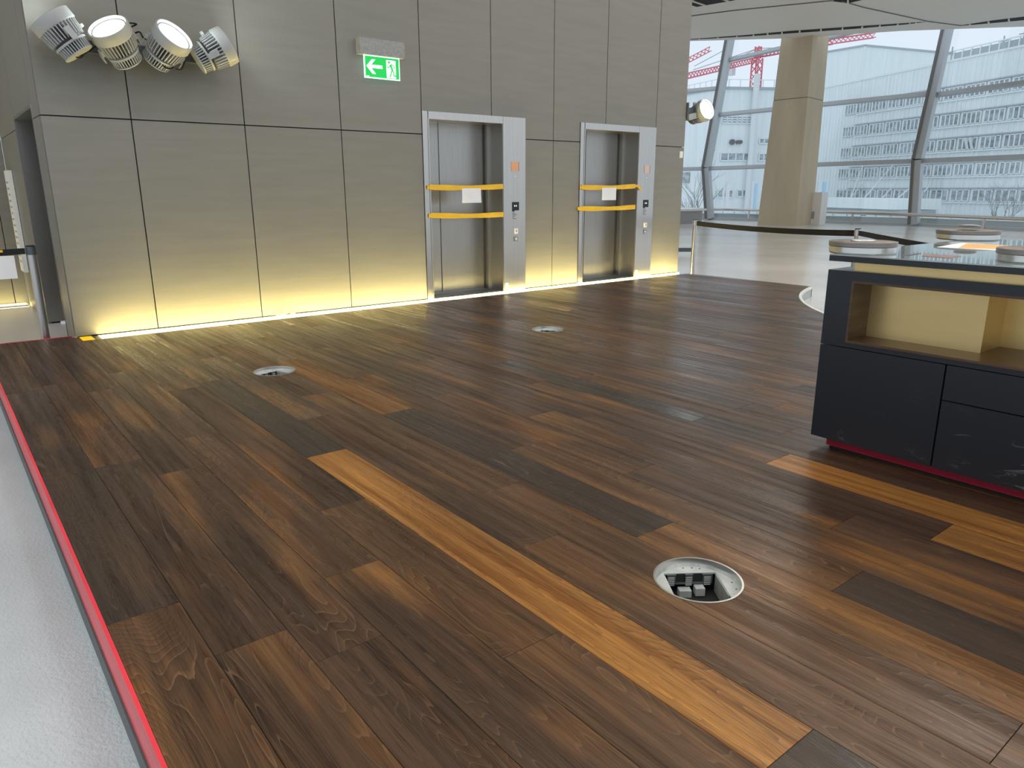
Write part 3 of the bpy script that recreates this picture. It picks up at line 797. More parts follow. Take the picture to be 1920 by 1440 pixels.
SP = [((116, 62), (-.57, .82, -.16), .3, 'leftmost grey spotlight on the lift wall, tilted up to the left, lens turned away'),
      ((218, 78), (-.42, .91, .48), .9, 'second grey spotlight from the left with its bright lens tilted up to the left'),
      ((313, 86), (.61, .79, .50), -.8, 'third grey spotlight from the left with its bright lens tilted up to the right'),
      ((403, 96), (.88, .48, -.16), .2, 'rightmost grey spotlight of the four on the lift wall, tilted to the right')]
spots = []
for i, (p, (ix, iy, c), spin, lab) in enumerate(SP):
    o = sp0 if i == 0 else copytree(sp0)
    pos = onY(*p, YS); v_ = (CAM-pos).normalized(); rx_ = Vector((0, 0, 1)).cross(v_).normalized(); ux_ = v_.cross(rx_)
    d = rx_*ix+ux_*iy+v_*c
    aim(o, pos, d, spin); o.scale = (.93,)*3; tag(o, lab, 'spotlight', 'spotlights on the wall bracket'); spots.append(o)
# bracket holding the four lamps
pa, pb = onY(150, 84, YW-.12), onY(395, 104, YW-.12)
zb_ = (pa.z+pb.z)/2-.02
br = empty('lamp_bracket', ((pa.x+pb.x)/2, YW-.12, zb_)); tag(br, 'dark steel wall bracket carrying the four spotlights', 'bracket')
hx = (pb.x-pa.x)/2
MB().box((-hx, -.02, -.05), (hx, .02, .05)).obj('bar', 'boxdark', br)
for q in (-.6*hx, .6*hx): MB().box((q-.03, .02, -.03), (q+.03, .12, .03)).obj('wall_mount', 'boxdark', br)
for o in spots:
    dx = o.location.x-br.location.x; dz = o.location.z-zb_
    MB().quadbar((dx*.92, 0, 0), (dx, -.15, dz-.02), .03, .05).obj('arm', 'boxdark', br)
def cable(name, pts, lab, r=.007):
    P = [onY(x, y, YS+dy) for x, y, dy in pts]
    Q = []
    for i in range(len(P)-1):                     # catmull-rom
        p0, p1, p2, p3 = P[max(i-1, 0)], P[i], P[i+1], P[min(i+2, len(P)-1)]
        for k in range(5):
            t = k/5; Q.append(.5*((2*p1)+(p2-p0)*t+(2*p0-5*p1+4*p2-p3)*t*t+(3*p1-p0-3*p2+p3)*t**3))
    Q.append(P[-1]); c = Q[0].copy()
    o = MB().tube([q-c for q in Q], r, 6).obj(name, 'black', None, True); o.location = c
    return tag(o, lab, 'cable', 'cables of the wall spotlights')
cable('lamp_cable', [(131, 97, -.02), (141, 104, 0), (158, 101, .05), (182, 85, .1)], 'black cable between the two left spotlights, upper strand')
cable('lamp_cable', [(137, 98, -.02), (143, 107, 0), (152, 107, .05), (161, 97, .1)], 'short black cable loop under the leftmost spotlight')
cable('lamp_cable', [(243, 43, .02), (256, 45, 0), (247, 50, .05)], 'short black cable kink above the second spotlight')
cable('lamp_cable', [(253, 62, .1), (262, 60, .05), (268, 70, .05), (275, 74, .1)], 'tangled black cable between the two lit spotlights')
cable('lamp_cable', [(303, 118, 0), (310, 127, 0), (322, 128, 0), (326, 124, .05)], 'black cable loop under the third spotlight')
cable('lamp_cable', [(329, 129, 0), (340, 130, 0), (345, 118, 0), (348, 112, .05)], 'thin black cable right below the third spotlight')
# single lamp beyond the right end of the wall
o = copytree(sp0); pr = onX(1313, 211, XR+.42)
v_ = (CAM-pr).normalized(); rx_ = Vector((0, 0, 1)).cross(v_).normalized(); ux_ = v_.cross(rx_)
aim(o, pr, rx_*.72+ux_*.34+v_*.60, .5); tag(o, 'spotlight sticking out beyond the right end of the lift wall', 'spotlight')
b2_ = empty('lamp_bracket', (XR, pr.y, pr.z)); tag(b2_, 'dark bracket holding the spotlight at the right end of the wall', 'bracket')
MB().box((0, -.08, -.12), (.03, .08, .12)).obj('wall_mount', 'boxdark', b2_)
MB().quadbar((.03, 0, 0), (.25, 0, .02), .06, .09).obj('arm', 'boxdark', b2_)
MB().quadbar((.06, -.02, -.10), (.24, -.02, -.06), .10, .09).obj('ballast', 'lamp', b2_)

# ================================================================== FLOOR BOXES
def make_floor_box():
    e = empty('floor_box')
    MB().lathe([(HR, -.02), (HR, .003), (HR-.007, .003), (HR-.009, -.02)], 48, closed=True).obj('rim', 'lidrim', e, True)
    MB().lathe([(HR-.0005, -.018), (HR-.009, -.018), (HR-.012, -0.0320), (HR-.002, -0.0320)], 48, closed=True).obj('collar', 'zinc', e, True)
    # ledge with square cut-out: four segments of a ring, open in the middle
    led_ = MB(); n = 48; sq = .098
    def sqpt(t):
        c, s_ = math.cos(t), math.sin(t); k = sq/max(abs(c), abs(s_)); return (c*k, s_*k)
    vs = []
    for k in range(n):
        t = 2*math.pi*k/n; q = sqpt(t+0)
        vs += [((HR-.011)*math.cos(t), (HR-.011)*math.sin(t), -0.0300), (q[0], q[1], -0.0300), (q[0], q[1], -0.0360), ((HR-.011)*math.cos(t), (HR-.011)*math.sin(t), -0.0360)]
    fs = [(k*4+j, k*4+(j+1) % 4, ((k+1) % n)*4+(j+1) % 4, ((k+1) % n)*4+j) for k in range(n) for j in range(4)]
    ledge = led_.add(vs, fs).obj('ledge', 'zinc_light', e)
    # slotted socket plate hanging at the far side of the opening, with two square openings and three slot combs
    pl = MB(); yb = sq-.004; zt_, zb = -0.0340, -0.0920
    holes = [(-.052, -.016), (.012, .048)]
    xs = [-.085, -.052, -.016, .012, .048, .085]
    for i in range(5):
        top = zt_-.030 if i in (1, 3) else zt_
        pl.box((xs[i], yb-.003, zb+.02), (xs[i+1], yb, top))
    plate = pl.obj('socket_plate', 'boxdark', e)
    for cx in (-.070, -.004, .066):
        for k in range(5): MB().box((cx-.012, yb-.0055, -0.0720+k*.0075-.004), (cx+.012, yb-.003, -0.0685+k*.0075-.004)).obj('plate_slot', 'zinc_light', plate)
    for hx0, hx1 in holes: MB().box((hx0+.002, yb, zt_-.030), (hx1-.002, yb+.02, zt_+.002)).obj('socket_opening', 'black', plate)
    MB().box((-.045, yb-.035, -0.1090), (.0, yb-.003, -0.0820)).box((.015, yb-.035, -0.1040), (.05, yb-.003, -0.0740)).obj('terminal_block', 'zinc_light', e)
    for sgn in (-1, 1): MB().box((sgn*sq-.003, -.06, -0.1040), (sgn*sq+.003, yb, -0.0340)).obj('side_plate', 'zinc', e)
    MB().lathe([(HR-.002, -0.0325), (HR-.002, -0.1090), (0, -0.1090)], 32, caps=False).obj('well', 'black', e)
    for a in (70, 82, 96, 10, 350, 200): 
        t = math.radians(a); MB().box(((HR-.022)*math.cos(t)-.003, (HR-.022)*math.sin(t)-.002, -0.0300), ((HR-.022)*math.cos(t)+.003, (HR-.022)*math.sin(t)+.002, -0.0292)).obj('rivet_hole', 'black', ledge)
    return e
fb = make_floor_box(); FBL = ['open round metal floor box nearest to the camera, slotted plate inside', 'open round metal floor box nearest to the red edge', 'open round metal floor box nearest to the lifts']
for i, h in enumerate(HOLES):
    o = fb if i == 0 else copytree(fb)
    o.location = (h.x, h.y, 0); o.rotation_euler.z = (-.62, .35, -1.0)[i]
    tag(o, FBL[i], 'floor box', 'open floor boxes')

# ================================================================== BARRIER POSTS AND BELTS
def stanchion(p, top, lab, dark=False):
    e = empty('barrier_post', p); h = top-p.z
    MB().lathe([(0, 0), (.17, 0), (.17, .012), (.05, .03), (.035, .03)], 32).obj('base', 'steel_dark', e, True)
    MB().lathe([(.036, .025), (.036, h-.015), (.036, h-.012)], 24).obj('tube', 'steel', e, True)
    MB().lathe([(.030, h-.075), (.041, h-.075), (.041, h), (.0, h+.004)], 24).obj('belt_head', 'boxdark' if dark else 'lidrim', e, True)
    MB().lathe([(0, h+.003), (.039, h+.003), (.036, h+.010), (0, h+.011)], 24).obj('cap', 'rubber', e, True)
    tag(e, lab, 'barrier post', 'belt barrier posts'); return Vector((p.x, p.y, top))
def belt(a, b, lab, w=.062, sag=.02):
    vs = []; n = 12; a, b = Vector(a), Vector(b); d = (b-a).normalized(); a = a+d*.046; b = b-d*.046; s_ = Vector((d.y, -d.x, 0))*.0015
    for i in range(n+1):
        t = i/n; p = a.lerp(b, t)-a+Vector((0, 0, -sag*4*t*(1-t)))
        vs += [p+s_, p+s_-Vector((0, 0, w)), p-s_-Vector((0, 0, w)), p-s_]
    fs = [(i*4+k, i*4+(k+1) % 4, (i+1)*4+(k+1) % 4, (i+1)*4+k) for i in range(n) for k in range(4)]+[(0, 1, 2, 3), (n*4+3, n*4+2, n*4+1, n*4)]
    o = MB().add(vs, fs).obj('barrier_belt', 'rubber'); o.location = a
    return tag(o, lab, 'belt', 'black barrier belts')
g1 = fl(1297.5, 515, 0); s1 = Vector((XR+.21, g1.y*(XR+.21)/g1.x, ZH))
dirz = atdepth(1306, 413, 1); 
d_ = ray(1306, 413); tz = CAM.z+d_.z*(s1.x/d_.x)
e1 = stanchion(s1, tz, 'steel barrier post beside the right end of the lift wall')
# second post stands on the platform behind the counter
z2 = .86; q2 = fl(1609, 430, z2); e2 = stanchion(Vector((q2.x, q2.y, 0)), z2, 'steel barrier post behind the black counter')
q3 = fl(1609, 430, z2)+(fl(1745, 452, z2)-fl(1609, 430, z2))*1.9
e3 = stanchion(Vector((q3.x, q3.y, 0)), z2, 'steel barrier post hidden behind the black counter at the end of the belt')
belt(e1+Vector((0, 0, -.012)), e2+Vector((0, 0, -.012)), 'long black belt from the post by the lift wall to the post behind the counter', .075, .03)
belt(e2+Vector((0, 0, -.012)), e3+Vector((0, 0, -.012)), 'black belt running down behind the counter from the second post', .062, .01)
s4 = fl(89, 640, 0); s4 = Vector((s4.x*1.03, YB+.20, ZH)); d_ = ray(63, 462); tz = CAM.z+d_.z*(s4.y/d_.y)
e4 = stanchion(s4, tz, 'steel barrier post left of the lift wall', True)
e5 = stanchion(Vector((s4.x-1.9, s4.y+.05, ZH)), tz, 'steel barrier post outside the picture, left of the first')
belt(e4+Vector((0, 0, -.012)), e5+Vector((0, 0, -.012)), 'black belt leaving the left barrier post', .055, .015)
pn = Vector((e4.x-.24, e4.y-.012, e4.z-.075))
o = MB().box((-.12, -.002, -.21), (.10, 0, 0)).obj('paper_notice', 'paper'); o.location = pn; tag(o, 'white paper notice hanging from the left barrier belt', 'paper')
o = MB().box((-.15, -.002, -.022), (.02, 0, .0)).obj('barrier_tape', 'tape'); o.location = pn+Vector((.0, -.003, .055)); tag(o, 'strip of yellow tape on the left barrier belt', 'tape')
# information board on the side wall
ib = empty('information_board', (XF-.055, YF-.55, .35)); tag(ib, 'tall narrow white information board near the doorway', 'board')
MB().box((0, -.20, 0), (.05, .20, 1.25)).obj('board_body', 'white', ib)
for k in range(14): MB().box((-.001, -.12+.02*math.sin(k), .12+k*.075), (0, .10+.05*math.sin(k*2.1), .145+k*.075)).obj('text_line', 'inkgrey', ib)

# ================================================================== COUNTER
XC = 3.58; YE = 1.93; YN = -1.1; XBK = 5.25
ct = empty('display_counter', (XC, YE, 0)); tag(ct, 'black island counter with brass lined niche, drawers and glass top', 'counter')
def cb(a, b, nm, m, par=ct):
    return MB().box((a[0]-XC, a[1]-YE, a[2]), (b[0]-XC, b[1]-YE, b[2])).obj(nm, m, par)
ZP, Z1, Z2, ZN0, ZN1, ZB = .066, .565, .398, .605, .895, .952
yd = 1.316
# carcass (leaves the niche free)
mbc = MB()
def addc(a, b): mbc.box((a[0]-XC, a[1]-YE, a[2]), (b[0]-XC, b[1]-YE, b[2]))
addc((XC, YN, Z1+.004), (XBK, YE, ZN0-.012)); addc((XC, YN, ZN1+.012), (XBK, YE, ZB)); addc((XC, 1.80, ZN0-.012), (XBK, YE, ZN1+.012))
addc((XC+.44, YN, ZN0-.012), (XBK, 1.80, ZN1+.012)); addc((XC+.205, 1.262, ZN0-.0005), (XC+.44, 1.80, ZN1+.0005)); addc((XC+.024, YN, ZP), (XBK, YE, Z1-.002))
mbc.obj('carcass', 'marble', ct)
cb((XC, yd+.004, ZP), (XC+.022, YE, Z1), 'door', 'marble')
cb((XC, .72, Z2+.003), (XC+.022, yd-.004, Z1), 'drawer', 'marble')
cb((XC, .72, ZP), (XC+.022, yd-.004, Z2-.003), 'drawer', 'marble')
cb((XC, .12, ZP), (XC+.022, .712, Z1), 'door', 'marble'); cb((XC, YN, ZP), (XC+.022, .112, Z1), 'door', 'marble')
cb((XC+.045, YN+.03, .018), (XBK-.05, 1.862, ZP), 'plinth', 'plinthred'); cb((XC+.06, YN+.03, 0), (XBK-.06, 1.85, .018), 'plinth_foot', 'black')
# niche lining
cb((XC-.002, YN, ZN0-.012), (XC+.44, 1.80, ZN0), 'niche_shelf', 'walnut'); cb((XC-.002, YN, ZN1), (XC+.44, 1.80, ZN1+.012), 'niche_top', 'walnut')
cb((XC-.002, 1.790, ZN0), (XC+.20, 1.80, ZN1), 'niche_side', 'walnut')
cb((XC+.19, 1.25, ZN0), (XC+.204, 1.79, ZN1), 'niche_back', 'brass')
cb((XC+.204, 1.25, ZN0), (XC+.425, 1.261, ZN1), 'niche_divider', 'brass')
cb((XC+.425, .632, ZN0), (XC+.44, 1.26, ZN1), 'niche_back', 'brass'); cb((XC+.19, .62, ZN0), (XC+.425, .632, ZN1), 'niche_divider', 'brass'); cb((XC+.19, YN, ZN0), (XC+.204, .62, ZN1), 'niche_back', 'brass')
# brass neck, black top with glass
cb((XC+.03, YN+.1, ZB), (XBK-.05, 1.812, 1.002), 'brass_neck', 'brass')
XT = XC-.06
cb((XT, YN, 1.002), (XBK+.05, 1.90, 1.030), 'top_slab', 'topedge'); cb((XT+.001, YN, 1.030), (XBK+.05, 1.899, 1.036), 'glass_top', 'topglass')
ZTP = 1.036
# light switch strip on the left face of the brass neck is plain; lids lie on the glass
def make_lid():
    e = empty('round_lid')
    MB().lathe([(.150, 0), (.155, .004), (.155, .020), (.149, .022), (.149, .002)], 48, closed=True).obj('steel_band', 'lidrim', e, True)
    MB().lathe([(0, .002), (.149, .002), (.149, .012), (0, .012)], 40).obj('tray', 'zinc', e)
    MB().lathe([(0, .012), (.148, .012), (.158, .022), (.158, .031), (.154, .033), (0, .033)], 48).obj('wood_inlay', 'lidwood', e, True)
    MB().lathe([(.154, .0335), (.1585, .033), (.1585, .021), (.154, .021)], 48, closed=True).obj('inlay_band', 'lidgrey', e, True)
    MB().lathe([(0, .0332), (.058, .0332), (.058, .0355), (.05, .037), (0, .037)], 32).obj('cable_flap', 'lidrim', e, True)
    MB().box((-.012, -.157, .006), (.012, -.1545, .018)).obj('latch', 'boxdark', e)
    return e
lid = make_lid()
def lid_pos(px, py): p = fl(px, py, ZTP); return (p.x, p.y, ZTP)
lp = []
for k, (px, py, sc, rz, lab) in enumerate(((1616, 474, 1.0, 2.2, 'round wood topped lid lying on the near left corner of the counter'),
                                   (1813, 448.5, 1.13, 1.4, 'round lid with raised flap at the far edge of the counter'),
                                   (1944, 491, 1.0, .4, 'round lid on the counter cut off by the right picture edge'))):
    o = lid if k == 0 else copytree(lid)
    o.location = lid_pos(px, py); o.rotation_euler.z = rz; o.scale = (sc, sc, 1.75); tag(o, lab, 'lid', 'round floor box lids on the counter')
    if k == 1:
        for ch in o.children:
            if ch.name.startswith('cable_flap'): ch.location.z = .012; ch.rotation_euler = (.08, .05, 0)
def sheet(pxs, nm, m, lab, cat, z=.0012, parts=()):
    P = [fl(x, y, ZTP) for x, y in pxs]; c = sum(P, Vector())/len(P); c.z = ZTP
    e = empty(nm, c); tag(e, lab, cat)
    MB().prism([p-c for p in P], (0, 0, z)).obj('sheet', m, e)
    for k, (pp, mm, n2) in enumerate(parts):
        Q = [fl(x, y, ZTP) for x, y in pp]; MB().prism([q-c+Vector((0, 0, z)) for q in Q], (0, 0, .0006)).obj(n2, mm, e)
    return e
sheet([(1757, 463.5), (1803, 455.5), (1925, 463), (1882, 470.5)], 'printed_sheet', 'paper', 'white sheet with a yellow orange printed field on the counter', 'sheet',
      parts=[([(1797, 465.5), (1812, 457.2), (1918, 462), (1886, 467.8)], 'orangeprint', 'orange_field')])
sheet([(1728, 480.3), (1736, 476.2), (1802, 480.5), (1783, 484.6)], 'printed_sheet', 'brownprint', 'small reddish brown printed card on the counter', 'card')
sheet([(1690, 479.2), (1722, 474.8), (1728, 475.6), (1705, 479.6)], 'printed_sheet', 'ink', 'small dark printed card beside the brown card on the counter', 'card')
# ================================================================== SMALL THINGS BY THE WINDOWS
p = fl(1527, 421, ZH)
eb = empty('wall_cabinet', p); tag(eb, 'slim pale service cabinet beside the concrete column', 'cabinet')
MB().box((-.25, -.35, 0), (.25, .35, 1.35)).obj('body', 'white', eb); MB().box((-.26, -.10, .25), (-.25, .12, .55)).obj('vent', 'inkgrey', eb); MB().box((-.27, .30, .5), (-.25, .36, 1.2)).obj('side_door', 'boxdark', eb)
p = fl(1262, 418, ZH); pz = p+Vector((0, 0, 0))
bn = empty('reception_desk', p); tag(bn, 'low white desk showing behind the right end of the lift wall', 'desk')
MB().box((-1.6, -1.0, .55), (1.1, .5, .64)).obj('desk_top', 'white', bn); MB().box((-1.4, -.9, 0), (.9, .3, .55)).obj('desk_body', 'inkgrey', bn)
q = fl(1285, 478, ZH); lo = empty('low_barrier', q); tag(lo, 'low dark horizontal bar behind the steel post', 'barrier')
dl = (fl(1240, 478, ZH)-q); MB().quadbar(Vector((0, 0, .12))+dl*1.4, Vector((0, 0, .12))-dl*.35, .05, .09).obj('bar', 'boxdark', lo); MB().quadbar(dl*1.3, dl*1.3+Vector((0, 0, .10)), .05, .05, (1, 0, 0)).obj('foot', 'boxdark', lo); MB().quadbar(-dl*.3, -dl*.3+Vector((0, 0, .10)), .05, .05, (1, 0, 0)).obj('foot', 'boxdark', lo)
p = onY(1276.5, 290, YW); o = MB().box((-.03, -.02, -.05), (.03, 0, .05)).obj('wall_sensor', 'white'); o.location = p; tag(o, 'tiny white sensor at the right edge of the lift wall', 'sensor')
# crumbs of plaster by the light strip
for k, (px, py) in enumerate(((522, 592), (531, 590), (540, 588), (548, 588))):
    p = fl(px, py, .008); rr = random.Random(k); mb = MB()
    for j in range(5):
        c = Vector((rr.uniform(-.035, .035), rr.uniform(-.02, .02), 0)); w = rr.uniform(.008, .02); h = rr.uniform(.01, .04 if k in (2,) else .025)
        mb.add([c+Vector((w*math.cos(t), w*math.sin(t)*.7, 0)) for t in (0, 1.3, 2.5, 3.8, 5.1)]+[c+Vector((w*.3, 0, h))], [(0,1,5),(1,2,5),(2,3,5),(3,4,5),(4,0,5),(4,3,2,1,0)])
    o = mb.obj('plaster_crumb', 'dust'); o.location = p; tag(o, 'pile of white plaster crumbs on the light strip, %s of four' % ('first from the left', 'second from the left', 'third from the left', 'last')[k], 'debris', 'plaster crumbs')

# ================================================================== OUTSIDE
ZG = -5.5
gr = MB().box((34.6, -160, ZG-1), (330, 330, ZG)).obj('ground', 'ground'); struct(gr, 'pale street level outside the windows')
# parapet just outside the glass
pp = [fl(1200, 405, ZH), m1, m2, m3]; pp[0] = m0
pr_ = empty('parapet', m1); tag(pr_, 'grey metal roof edge just outside the windows', 'parapet')
for a, b in zip(pp, pp[1:]):
    a2, b2q = a+nW*1.6-m1, b+nW*1.6-m1
    MB().quadbar(a2+Vector((0, 0, .05)), b2q+Vector((0, 0, .05)), .35, .42).obj('edge', 'metalgrey', pr_)
    MB().quadbar(a2+Vector((0, 0, .275)), b2q+Vector((0, 0, .275)), .45, .03).obj('coping', 'winframe', pr_)
    n_ = int((b2q-a2).length/.62)
    for k in range(n_): 
        q = a2.lerp(b2q, (k+.5)/n_); MB().quadbar(q+Vector((0, 0, .29)), q+Vector((0, 0, .36)), .04, .04, (1, 0, 0)).obj('stud', 'metalgrey', pr_)
    MB().quadbar(a2-nW*.75+Vector((0, 0, -.62)), b2q-nW*.75+Vector((0, 0, -.62)), 1.4, .9).obj('roof_strip', 'metalgrey', pr_)

def wall_frame(p0, az):
    """vertical facade frame: origin p0, s along azimuth az (from +Y toward +X); returns (dir, outward normal toward camera)"""
    d = Vector((math.sin(az), math.cos(az), 0)); n = Vector((d.y, -d.x, 0))
    if n.dot(CAM-p0) < 0: n = -n
    return d, n
# --- office block with ribbon windows (right)
AZ = YAW+math.atan((640-960)/FPX)
P3 = atdepth(1584, 400, 116); P3.z = 0
d3, n3 = wall_frame(P3, AZ)
def s3(px, py): q = onP(px, py, P3, n3); return (q-P3).dot(d3), q.z
def f3(s_, z, o=0.0): return P3+d3*s_+n3*o+Vector((0, 0, z))
ob = empty('office_block', (P3.x, P3.y, ZG)); tag(ob, 'long pale office block with five rows of ribbon windows', 'building')
oo = -Vector((P3.x, P3.y, ZG))
sL = s3(1532, 200)[0]; sR = s3(2060, 120)[0]
ztop = s3(1775, 118)[1]
if sL > sR: sL, sR = sR, sL
def facade_box(parent, off_, F, a, b, z0, z1, dep, nm, m, o0=0.0):
    MB().prism([F(a, z0, o0)+off_, F(b, z0, o0)+off_, F(b, z1, o0)+off_, F(a, z1, o0)+off_], (F(0, 0, -dep)-F(0, 0, 0))).obj(nm, m, parent)
facade_box(ob, oo, f3, sL, sR, ZG, ztop, 14, 'facade', 'clad')
facade_box(ob, oo, f3, sL, sR, ztop, ztop+.25, .6, 'roof_edge', 'winframe', .15)
# fine ribs of the cladding: one joined mesh per storey band
z1s = [s3(1588, 197)[1], s3(1584, 238.6)[1], s3(1580, 277.5)[1], s3(1576, 316.4)[1], s3(1572, 355.3)[1]]
wh = z1s[0]-s3(1588, 216)[1]
lefts = [1604.7, 1633.9, 1664.4, 1696.4, 1731, 1767, 1807.5, 1849.7, 1895]
ss = [s3(x, 236-(x-1604)*.125)[0] for x in lefts]
pitch = (ss[-1]-ss[0])/(len(ss)-1)
ribs = MB(); nr = int(abs(sR-sL)/.75)
for k in range(nr):
    a = sL+(sR-sL)*k/nr
    ribs.prism([f3(a, ZG+2, 0)+oo, f3(a+.28, ZG+2, 0)+oo, f3(a+.28, ztop, 0)+oo, f3(a, ztop, 0)+oo], n3*.05)
o = ribs.obj('cladding_rib', 'clad', ob); o['kind'] = 'stuff'
lab_w = 0
sgn3 = 1 if pitch > 0 else -1
for r_, zt3 in enumerate(z1s):
    facade_box(ob, oo, f3, min(sL, sR)+3, max(ss)+abs(pitch)*1.6 if pitch > 0 else max(ss), zt3+.05, zt3+.22, .2, 'lintel', 'metalgrey', .22)
    facade_box(ob, oo, f3, min(sL, sR)+3, max(ss)+abs(pitch)*1.6 if pitch > 0 else max(ss), zt3-wh-.22, zt3-wh-.05, .25, 'sill_band', 'winframe', .28)
    for k in range(-1, 11):
        a = ss[0]+pitch*k; w = abs(pitch)*(.84 if k >= 0 else .62)
        if k == -1: a = s3(1583.3, 240)[0]; w = abs(s3(1603, 240)[0]-a)
        if k > 9: continue
        a0 = a if pitch > 0 else a-w
        wm = MB(); 
        wv = lambda q, z, o_: f3(q, z, o_)+oo
        npn = 4 if r_ != 4 else 3
        for j in range(npn+1):
            q = a0+w*j/npn; hw = .09
            wm.prism([wv(q-hw, zt3-wh, .12), wv(q+hw, zt3-wh, .12), wv(q+hw, zt3, .12), wv(q-hw, zt3, .12)], n3*.08)
        for zz in (zt3-wh, zt3-.12): wm.prism([wv(a0, zz, .12), wv(a0+w, zz, .12), wv(a0+w, zz+.12, .12), wv(a0, zz+.12, .12)], n3*.08)
        wo = wm.obj('window', 'winframe', ob)
        MB().prism([wv(a0, zt3-wh, .105), wv(a0+w, zt3-wh, .105), wv(a0+w, zt3, .105), wv(a0, zt3, .105)], n3*.03).obj('pane', 'winpane', wo)
        if r_ == 2 and k == 6:
            for j in (0, 1):
                q = a0+w*(j+.35)/npn
                MB().prism([wv(q, zt3-wh+.1, .25), wv(q+w/npn*.6, zt3-wh+.1, .25), wv(q+w/npn*.9, zt3-.1, .6), wv(q+w/npn*.35, zt3-.1, .6)], n3*.04).obj('tilted_sash', 'cranewhite', wo)
# roof railing
rl = MB(); ra, rb = s3(1778, 112)[0], s3(1920, 80)[0]
if ra > rb: ra, rb = rb, ra
for k in range(9):
    q = ra+(rb-ra)*k/8; MB().quadbar(f3(q, ztop+.2, -.8)+oo, f3(q, ztop+1.5, -.8)+oo, .15, .15, n3).obj('rail_post', 'winframe', ob)
MB().quadbar(f3(ra, ztop+1.45, -.8)+oo, f3(rb, ztop+1.45, -.8)+oo, .14, .14).obj('roof_rail', 'winframe', ob)
MB().quadbar(f3(ra, ztop+.8, -.9)+oo, f3(rb, ztop+.8, -.9)+oo, .10, .8).obj('roof_parapet', 'metalgrey', ob)
for x, y0, y1 in ((1853, 100, 67), (1890, 92, 52), (1757, 128, 88)):
    a = s3(x, y0)[0]; zt4 = s3(x, y1)[1]; MB().quadbar(f3(a, ztop, -2)+oo, f3(a, zt4, -2)+oo, .12, .12, n3).obj('antenna', 'metalgrey', ob)
    MB().quadbar(f3(a-.7, zt4-.6, -2)+oo, f3(a+.7, zt4-.6, -2)+oo, .10, .10).obj('antenna_arm', 'metalgrey', ob)
a = s3(1908, 90)[0]; b = s3(1940, 60)[0]; zA = s3(1912, 84)[1]; zB = s3(1912, 58)[1]
bs = empty('roof_sign', f3((a+b)/2, ztop, -3)); tag(bs, 'blue sign on a frame on the office roof at the right edge', 'sign'); bo = -bs.location
MB().prism([f3(s3(1913.5, 70)[0], zA, -3)+bo, f3(b, zA, -3)+bo, f3(b, zB, -3)+bo, f3(s3(1913.5, 70)[0], zB, -3)+bo], n3*.2).obj('sign_face', 'bluesign', bs)
MB().prism([f3(s3(1913.5, 70)[0], zA-1.4, -3)+bo, f3(b, zA-1.4, -3)+bo, f3(b, zA, -3)+bo, f3(s3(1913.5, 70)[0], zA, -3)+bo], n3*.2).obj('sign_foot_panel', 'cranewhite', bs)
for q in (s3(1906, 70)[0], s3(1912, 70)[0]): MB().quadbar(f3(q, ztop, -3)+bo, f3(q, zB+.5, -3)+bo, .14, .14, n3).obj('frame_post', 'metalgrey', bs)
# --- taller block behind
tb_ = atdepth(1622, 87, 165); tl_ = atdepth(1490, 127, 180); trr = atdepth(1830, 101, 178)
tbk = empty('tall_hall', (tb_.x, tb_.y, ZG)); tag(tbk, 'plain pale high hall rising behind the office block', 'building'); to = -Vector((tb_.x, tb_.y, ZG))
tz = tb_.z
foot = [Vector((q.x, q.y, ZG))+to for q in (tl_, tb_, trr)]
back = (tb_-CAM); back.z = 0; back = back.normalized()*14
MB().prism(foot+[foot[2]+back, foot[0]+back], (0, 0, tz-ZG)).obj('walls', 'clad2', tbk)
for a_, b_ in ((foot[0], foot[1]), (foot[1], foot[2])): MB().quadbar(a_+Vector((0, 0, tz-ZG+.2)), b_+Vector((0, 0, tz-ZG+.2)), .5, .4).obj('roof_edge', 'metalgrey', tbk)
MB().quadbar(foot[1]-back*.004, foot[1]-back*.004+Vector((0, 0, tz-ZG)), .3, .3, (1, 0, 0)).obj('corner_strip', 'winframe', tbk)
# --- left hall with roof rail
hc = atdepth(1345, 166, 100); zr = hc.z
def athe(px, py):
    d = ray(px, py); return CAM+d*((zr-CH)/d.z)
hl, hr_ = athe(1262, 182.5), athe(1475, 168)
hr_ = hc+(hr_-hc)*1.3
hall = empty('factory_hall', (hc.x, hc.y, ZG)); tag(hall, 'pale windowed factory hall with a roof rail, left of the column', 'building'); ho = -Vector((hc.x, hc.y, ZG))
foot = [Vector((q.x, q.y, ZG))+ho for q in (hl, hc, hr_)]
back = (hc-CAM); back.z = 0; back = back.normalized()*8
MB().prism(foot+[foot[2]+back, foot[0]+back*1.0], (0, 0, zr-ZG)).obj('walls', 'clad', hall)
for a_, b_ in ((foot[0], foot[1]), (foot[1], foot[2])):
    MB().quadbar(a_+Vector((0, 0, zr-ZG+.1)), b_+Vector((0, 0, zr-ZG+.1)), .5, .3).obj('roof_edge', 'metalgrey', hall)
    MB().quadbar(a_+Vector((0, 0, zr-ZG+1.2)), b_+Vector((0, 0, zr-ZG+1.2)), .09, .09).obj('roof_rail', 'winframe', hall)
    for k in range(9):
        q = a_.lerp(b_, k/8); MB().quadbar(q+Vector((0, 0, zr-ZG)), q+Vector((0, 0, zr-ZG+1.2)), .09, .09, (1, 0, 0)).obj('rail_post', 'winframe', hall)
nh = Vector((-(hr_-hc).y, (hr_-hc).x, 0)).normalized()
if nh.dot(CAM-hc) < 0: nh = -nh
def hq(px, py, o_=.05): return onP(px, py, hc+nh*o_, nh)+ho
